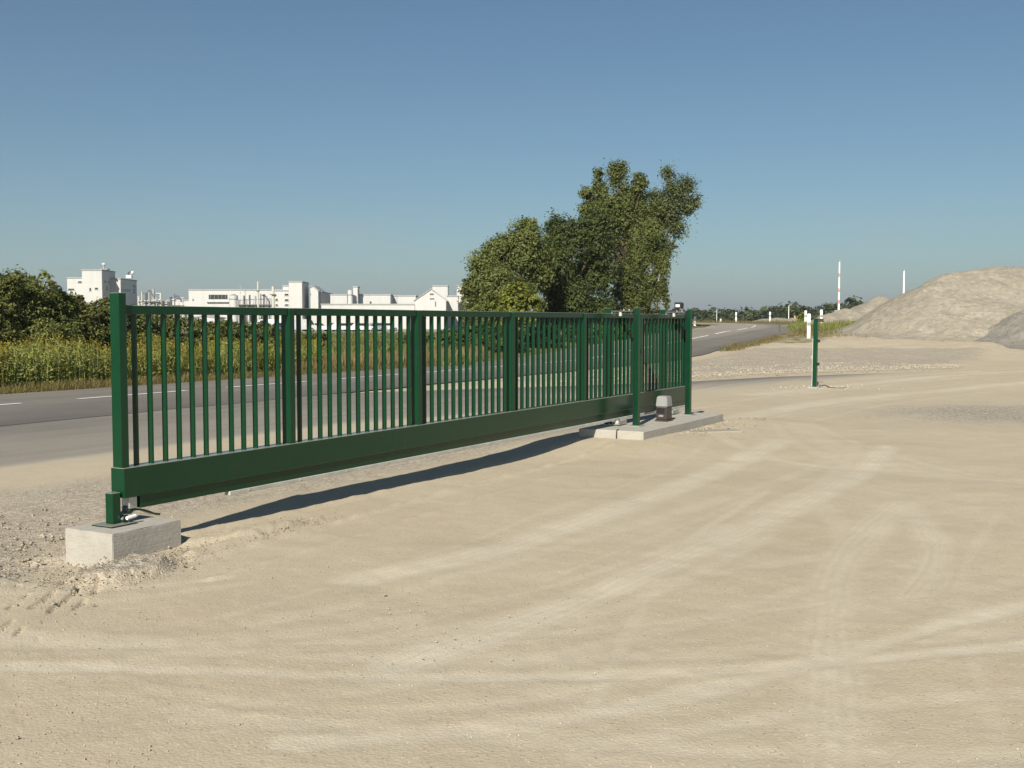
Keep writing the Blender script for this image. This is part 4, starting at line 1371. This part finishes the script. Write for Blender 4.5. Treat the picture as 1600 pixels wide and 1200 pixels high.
MB().cyl((1.8, 3, top + 1.551), (1.8, 3, top + 1.9), 0.42, seg=12).build('stack_cowl', 'white_plastic', st_)
MB().box(1.0, 2.9, 2.2, 3.8, top + 0.281, top + 0.6, 0.02).build('roof_unit', 'grey_plastic', t)
block('factory_wing', 'lower white wing on the left of the tall tower', 107.5, 131, 435, 9, Y=FY + 0.5,
      windows=[(109, 118, 451, 453), (124.5, 130, 439.5, 441.5), (119.5, 121, 456, 459)])
t = block('factory_block', 'grey sided block right of the tall tower with row of small windows', 170, 190.5, 436.3, 12.5, Y=FY + 6,
      shade_windows=[(1.5, 2.1, 451, 454), (3.1, 3.7, 451, 454), (4.6, 5.3, 451, 454), (6.2, 6.8, 451, 454), (9.8, 11.2, 443, 446), (9.8, 11.2, 449, 451.5), (9.8, 11.2, 453.5, 455.5), (2, 2.5, 462, 465)], mat='white_cladding')
t = empty('roof_ventilator', (fx(187.5), FY + 4.5, fz(436.3, FY + 6) + 0.28))
t.location.z = fz(436.3, FY + 6) + 0.281
t.location.y = FY + 7.5
tag(t, 'white roof ventilator with curved dark duct on the grey sided block', 'ventilator')
MB().box(-0.75, 0.55, -0.5, 0.5, 0.0, 0.75, 0.03).build('vent_box', 'white_plastic', t)
MB().tube([(-0.35, 0, 0.75), (-0.35, 0, 1.1), (-0.1, 0, 1.45), (0.25, 0, 1.5)], 0.22, 10).build('duct', 'dark_steel', t)
MB().ball((0.7, 0, 1.35), 0.42, 14).build('vent_bowl', 'white_plastic', t, smooth=True)

def pipe_rack(label, x0, x1, ytop, Y, seed, n_col):
    rnd = random.Random(seed)
    X0, X1, Z1 = fx(x0, Y), fx(x1, Y), fz(ytop, Y)
    t = empty('pipe_rack', ((X0 + X1) / 2, Y, 0))
    tag(t, label, 'pipework', 'factory pipework')
    w = (X1 - X0) / 2
    for k in range(n_col):
        x = -w + 2 * w * k / max(1, n_col - 1)
        zt = Z1 * rnd.uniform(0.72, 1.0)
        MB().cyl((x, rnd.uniform(-0.5, 0.5), 0), (x, rnd.uniform(-0.5, 0.5), zt), rnd.choice([0.12, 0.2, 0.3]), seg=8).build('column', rnd.choice(['steel_pipe', 'pale_steel', 'dark_steel']), t)
    for k in range(4):
        z = Z1 * rnd.uniform(0.5, 0.92)
        MB().cyl((-w, 0.2 * k, z), (w, 0.2 * k, z + rnd.uniform(-0.5, 0.5)), rnd.choice([0.08, 0.14]), seg=8).build('pipe', rnd.choice(['steel_pipe', 'dark_steel', 'pale_steel']), t)
    x = rnd.uniform(-w * 0.6, w * 0.6)
    MB().tube([(x, 0, Z1 * 0.9), (x + 0.5, 0, Z1 * 0.93), (x + 1.0, 0, Z1 * 0.85), (x + 1.6, 0, Z1 * 0.75)], 0.16, 8).build('bent_pipe', 'dark_steel', t)
    MB().box(-w, w, -0.7, 0.7, Z1 * 0.64, Z1 * 0.66, 0.01).build('walkway', 'dark_steel', t)
    return t
pipe_rack('steel pipe rack with columns just right of the grey sided block', 219, 252, 449, 258, 3, 7)
pipe_rack('low pipework with flat antenna between rack and long hall', 268, 288, 458, 258, 5, 4)
pipe_rack('dense pipework and thin stacks in front of the long hall', 374, 426, 456, 250, 8, 13)
block('low_roof', 'very low white roofed shed behind the pipe rack', 217, 262, 472.5, 12, Y=262)
block('low_roof', 'very low white shed left of the long hall', 262, 300, 470, 10, Y=264)
t = block('factory_hall', 'long flat white factory hall with a recessed roof opening', 297, 452, 453.8, 16, windows=[(303, 304.5, 467, 469)])
X0 = (fx(297) + fx(452)) / 2
op = MB().box(fx(328) - X0, fx(357) - X0, -0.04, -0.002, fz(467.6), fz(460.5), 0.01).build('window', 'window_glass', t)
for k in range(5):
    xx = fx(328 + 29 * (k + 0.5) / 5) - X0
    MB().box(xx - 0.04, xx + 0.04, -0.07, -0.0405, fz(467.6), fz(460.5), 0.005).build('mullion', 'grey_plastic', op)
MB().box(fx(325) - X0, fx(359) - X0, -0.5, -0.05, fz(472.5), fz(471.5), 0.02).build('canopy', 'roof_sheet', t)
def silo(label, x0, x1, ytop, Y, plat=False):
    X0, X1, Z1 = fx(x0, Y), fx(x1, Y), fz(ytop, Y)
    r = (X1 - X0) / 2
    t = empty('storage_silo', ((X0 + X1) / 2, Y, 0))
    tag(t, label, 'silo', 'white factory silos')
    MB().cyl((0, 0, 0), (0, 0, Z1 - r * 0.35), r, seg=24).build('shell', 'white_cladding', t, smooth=False)
    MB().cyl((0, 0, Z1 - r * 0.349), (0, 0, Z1), r, r * 0.25, 24).build('cone_roof', 'grey_plastic', t)
    for z in (0.6, 0.85):
        MB().cyl((0, 0, Z1 * z), (0, 0, Z1 * z + 0.12), r * 1.12, seg=24).build('platform' if plat else 'hoop', 'dark_steel' if plat else 'grey_plastic', t)
    return t
silo('short white storage tank in front of the long hall', 359.5, 373, 459.5, 251)
def stack(label, px, ytop, Y, r):
    t = empty('chimney_stack', (fx(px, Y), Y, 0))
    tag(t, label, 'chimney', 'thin factory stacks')
    Z = fz(ytop, Y)
    MB().cyl((0, 0, 0), (0, 0, Z), r, r * 0.8, 12).build('shaft', 'pale_steel', t)
    MB().cyl((0, 0, Z * 0.8), (0, 0, Z * 0.8 + 0.15), r * 1.8, seg=12).build('collar', 'dark_steel', t)
stack('tall thin pale stack above the long hall', 404.5, 440, 249, 0.26)
stack('short thick stack with dark collar beside the square tower', 428, 447.5, 249, 0.42)
stack('needle thin antenna mast on the long hall', 377, 444, 253, 0.05)
t = block('factory_tower', 'square white tower with grey side in the middle of the factory', 452.5, 473, 441, 10, Y=248, windows=[], shade_windows=[])
block('factory_annex', 'stepped white annex with dark louvres left of the square tower', 430, 452.3, 455, 9, Y=249,
      windows=[(431.5, 435, 467, 469.5), (446, 451.5, 459, 461.5), (446, 451.5, 467.5, 470), (446, 451.5, 475.5, 477.5), (431.5, 435, 475.5, 477.5)])
block('factory_annex', 'small white step block against the top of the square tower', 443, 452.2, 447.5, 6, Y=251)
def gable(label, x0, x1, ytop_l, ytop_apex, ax, depth, Y, ytop_r=None, name='gabled_shed'):
    X0, X1 = fx(x0, Y), fx(x1, Y)
    c = (X0 + X1) / 2
    t = empty(name, (c, Y, 0), 0.035)
    tag(t, label, 'building', FG)
    zl, za, zr = fz(ytop_l, Y), fz(ytop_apex, Y), fz(ytop_r or ytop_l, Y)
    A = fx(ax, Y) - c
    MB().prism([(X0 - c, -0.3), (X1 - c, -0.3), (X1 - c, zr), (A, za), (X0 - c, zl)], 0, depth).build('wall', 'white_cladding', t)
    r = MB()
    r.prism([(X0 - c - 0.3, zl - 0.1), (A, za + 0.02), (A, za + 0.25), (X0 - c - 0.3, zl + 0.12)], -0.2, depth + 0.2)
    r.build('roof_slope', 'roof_sheet', t)
    r = MB()
    r.prism([(A + 0.002, za + 0.02), (X1 - c + 0.3, zr - 0.1), (X1 - c + 0.3, zr + 0.12), (A + 0.002, za + 0.25)], -0.2, depth + 0.2)
    r.build('roof_slope', 'roof_sheet', t)
    return t, c
gable('narrow white shed with sloping top right of the square tower', 486, 498, 449, 447.5, 490, 10, 252, 455)
block('factory_block', 'low grey sided block behind the narrow sloping shed', 497, 503, 457, 20, Y=254)
block('factory_hall', 'low white hall left of the round silo tower', 517, 543, 461.3, 14, windows=[])
silo('slender white silo tower with dark platforms', 544, 552, 452, 250, True)
block('stair_tower', 'slim white stair tower beside the silo', 552.5, 559.5, 449, 4, Y=252)
block('factory_hall', 'wide low white hall right of the silo tower', 560, 610.5, 461.3, 14, windows=[(578.5, 581, 471, 475.5)])
block('factory_link', 'grey recessed link between two low halls', 610.8, 621.2, 463, 10, Y=262, mat='grey_cladding')
block('factory_hall', 'low white hall left of the gabled building', 621.5, 650, 463, 14)
block('low_roof', 'long low white roof band in front of the halls', 503, 648, 476.5, 6, Y=244)
t, c = gable('white gabled building with dark hoist openings near the trees', 649, 697, 470, 452.3, 674, 18, 238)
for (a, b, yy0, yy1) in ((672, 678, 458.5, 461), (672, 679, 466, 468), (680, 681.5, 471, 479)):
    MB().box(fx(a, 238) - c, fx(b, 238) - c, -0.05, -0.002, fz(yy1, 238), fz(yy0, 238), 0.01).build('hatch', 'dark_steel', t)
block('roof_tower', 'white roof tower behind the gabled building', 676, 700, 447.5, 8, Y=262)
block('factory_cube', 'small white cube top showing beside the tree clump', 714, 732, 447.3, 8, Y=262)
block('factory_wing', 'low white wing between gabled building and trees', 699, 716, 463.5, 10, Y=250)
for (x0, x1, yt, lb) in ((300, 340, 494, 'white loading shed seen under the gate rail at the long hall'), (640, 662, 494, 'small white shed seen under the gate rail near the gabled building')):
    gable(lb, x0, x1, yt + 3, yt, (x0 + x1) / 2, 6, 205)

# ------------------------------------------------------------------ parked cars
def car_proto(mat, kind):
    t = empty('parked_car', (0, 0, 0))
    Lc, W, Hh = (4.2, 1.7, 1.45) if kind == 'car' else (4.9, 1.9, 2.1)
    if kind == 'car':
        prof = [(-2.1, 0.30), (2.1, 0.30), (2.1, 0.68), (1.95, 0.80), (1.0, 0.90), (-1.85, 0.95), (-2.1, 0.82)]
        cab = [(0.95, 0.905), (0.30, 1.42), (-1.15, 1.45), (-1.75, 0.955)]
        win = [(0.78, 0.95), (0.25, 1.36), (-1.08, 1.38), (-1.5, 0.98)]
    else:
        prof = [(-2.4, 0.35), (2.4, 0.35), (2.4, 0.85), (2.15, 1.05), (-2.4, 1.05)]
        cab = [(2.05, 1.055), (1.45, 2.0), (-2.38, 2.1), (-2.4, 1.055)]
        win = [(1.9, 1.1), (1.4, 1.85), (0.5, 1.88), (0.5, 1.1)]
    b = MB()
    b.prism(prof, -W / 2, W / 2)
    b.build('body', mat, t)
    b = MB()
    b.prism(cab, -W / 2 + 0.1, W / 2 - 0.1)
    b.build('cabin', mat, t)
    for sgn in (-1, 1):
        b = MB()
        y = sgn * (W / 2 - 0.1)
        b.prism(win, min(y, y + sgn * 0.02) + (0.002 if sgn > 0 else 0), max(y, y + sgn * 0.02) - (0.002 if sgn < 0 else 0))
        b.build('side_window', 'window_glass', t)
    for x in (-1.3, 1.35):
        for sgn in (-1, 1):
            wh = MB().cyl((x, sgn * (W / 2 - 0.2), 0.31), (x, sgn * (W / 2 + 0.01), 0.31), 0.31, seg=16).build('wheel', 'rubber', t)
            MB().cyl((x, sgn * (W / 2 + 0.011), 0.31), (x, sgn * (W / 2 + 0.02), 0.31), 0.19, seg=12).build('rim', 'galvanised', wh)
    return t
simple('car_white', (0.80, 0.80, 0.80), 0.25, 0, 0.5, 0.03)
simple('car_red', (0.40, 0.03, 0.03), 0.25, 0, 0.5, 0.03)
simple('car_silver', (0.45, 0.46, 0.47), 0.3, 0.4, 0.5, 0.03)
simple('car_blue', (0.10, 0.14, 0.22), 0.25, 0, 0.5, 0.03)
protos = {}
cars = [(345, 'car', 'white'), (372, 'car', 'silver'), (398, 'car', 'white'), (420, 'van', 'white'), (445, 'car', 'white'), (472, 'van', 'white'), (500, 'car', 'white'), (522, 'car', 'red'),
        (536, 'car', 'white'), (553, 'car', 'red'), (568, 'car', 'white'), (584, 'car', 'silver'), (604, 'car', 'white'), (430, 'car', 'blue'), (488, 'car', 'silver')]
LBL = {('car', 'white'): 'white car parked in the factory lot seen through the gate bars', ('van', 'white'): 'white van parked in the factory lot seen through the gate bars',
       ('car', 'silver'): 'silver car parked in the factory lot seen through the gate bars', ('car', 'red'): 'red car parked in the factory lot seen through the gate bars',
       ('car', 'blue'): 'dark blue car parked in the factory lot seen through the gate bars'}
for i, (px, kd, colr) in enumerate(cars):
    key = (kd, colr)
    if key not in protos:
        protos[key] = car_proto('car_' + colr, kd)
        o = protos[key]
    else:
        o = copy_tree(protos[key])
    Y = 178 + (i * 7 % 5) * 3.0
    o.location = (fx(px, Y), Y, hz(fx(px, Y), Y) + 0.02)
    o.rotation_euler = (0, 0, random.choice([0, math.pi]) + random.uniform(0.3, 0.9))
    tag(o, LBL[key], 'van' if kd == 'van' else 'car', f'{colr} {kd}s in the factory lot')

# ------------------------------------------------------------------ far hills
hx = np.linspace(-5000, 6000, 160)
rows = []
for j, f in enumerate((0, 0.5, 1.0, 0.6, 0)):
    rows.append([(x, 6500 + j * 400, f * (70 + 45 * float(fbm(np.array([x / 1500.0]), np.array([2.0]), 4, 4)[0])) - 1) for x in hx])
simple('hill', (0.05, 0.07, 0.035), 0.9)
tag(strip('hills', rows, 'hill'), 'low far blue hills', 'hills', kind='structure')

# ------------------------------------------------------------------ haze
hzm = bpy.data.materials.new('haze_air')
hzm.use_nodes = True
hn = hzm.node_tree.nodes
hn.clear()
ho = hn.new('ShaderNodeOutputMaterial')
hv = hn.new('ShaderNodeVolumePrincipled')
hv.inputs['Color'].default_value = (0.86, 0.93, 0.98, 1)
hv.inputs['Density'].default_value = HAZE_DENSITY
hv.inputs['Anisotropy'].default_value = 0.2
hzm.node_tree.links.new(hv.outputs['Volume'], ho.inputs['Volume'])
haze = MB().box(-9600, 9600, -9600, 9600, -2.5, 150).build('haze', hzm)
tag(haze, 'thin pale summer haze over the plain', 'haze', kind='stuff')
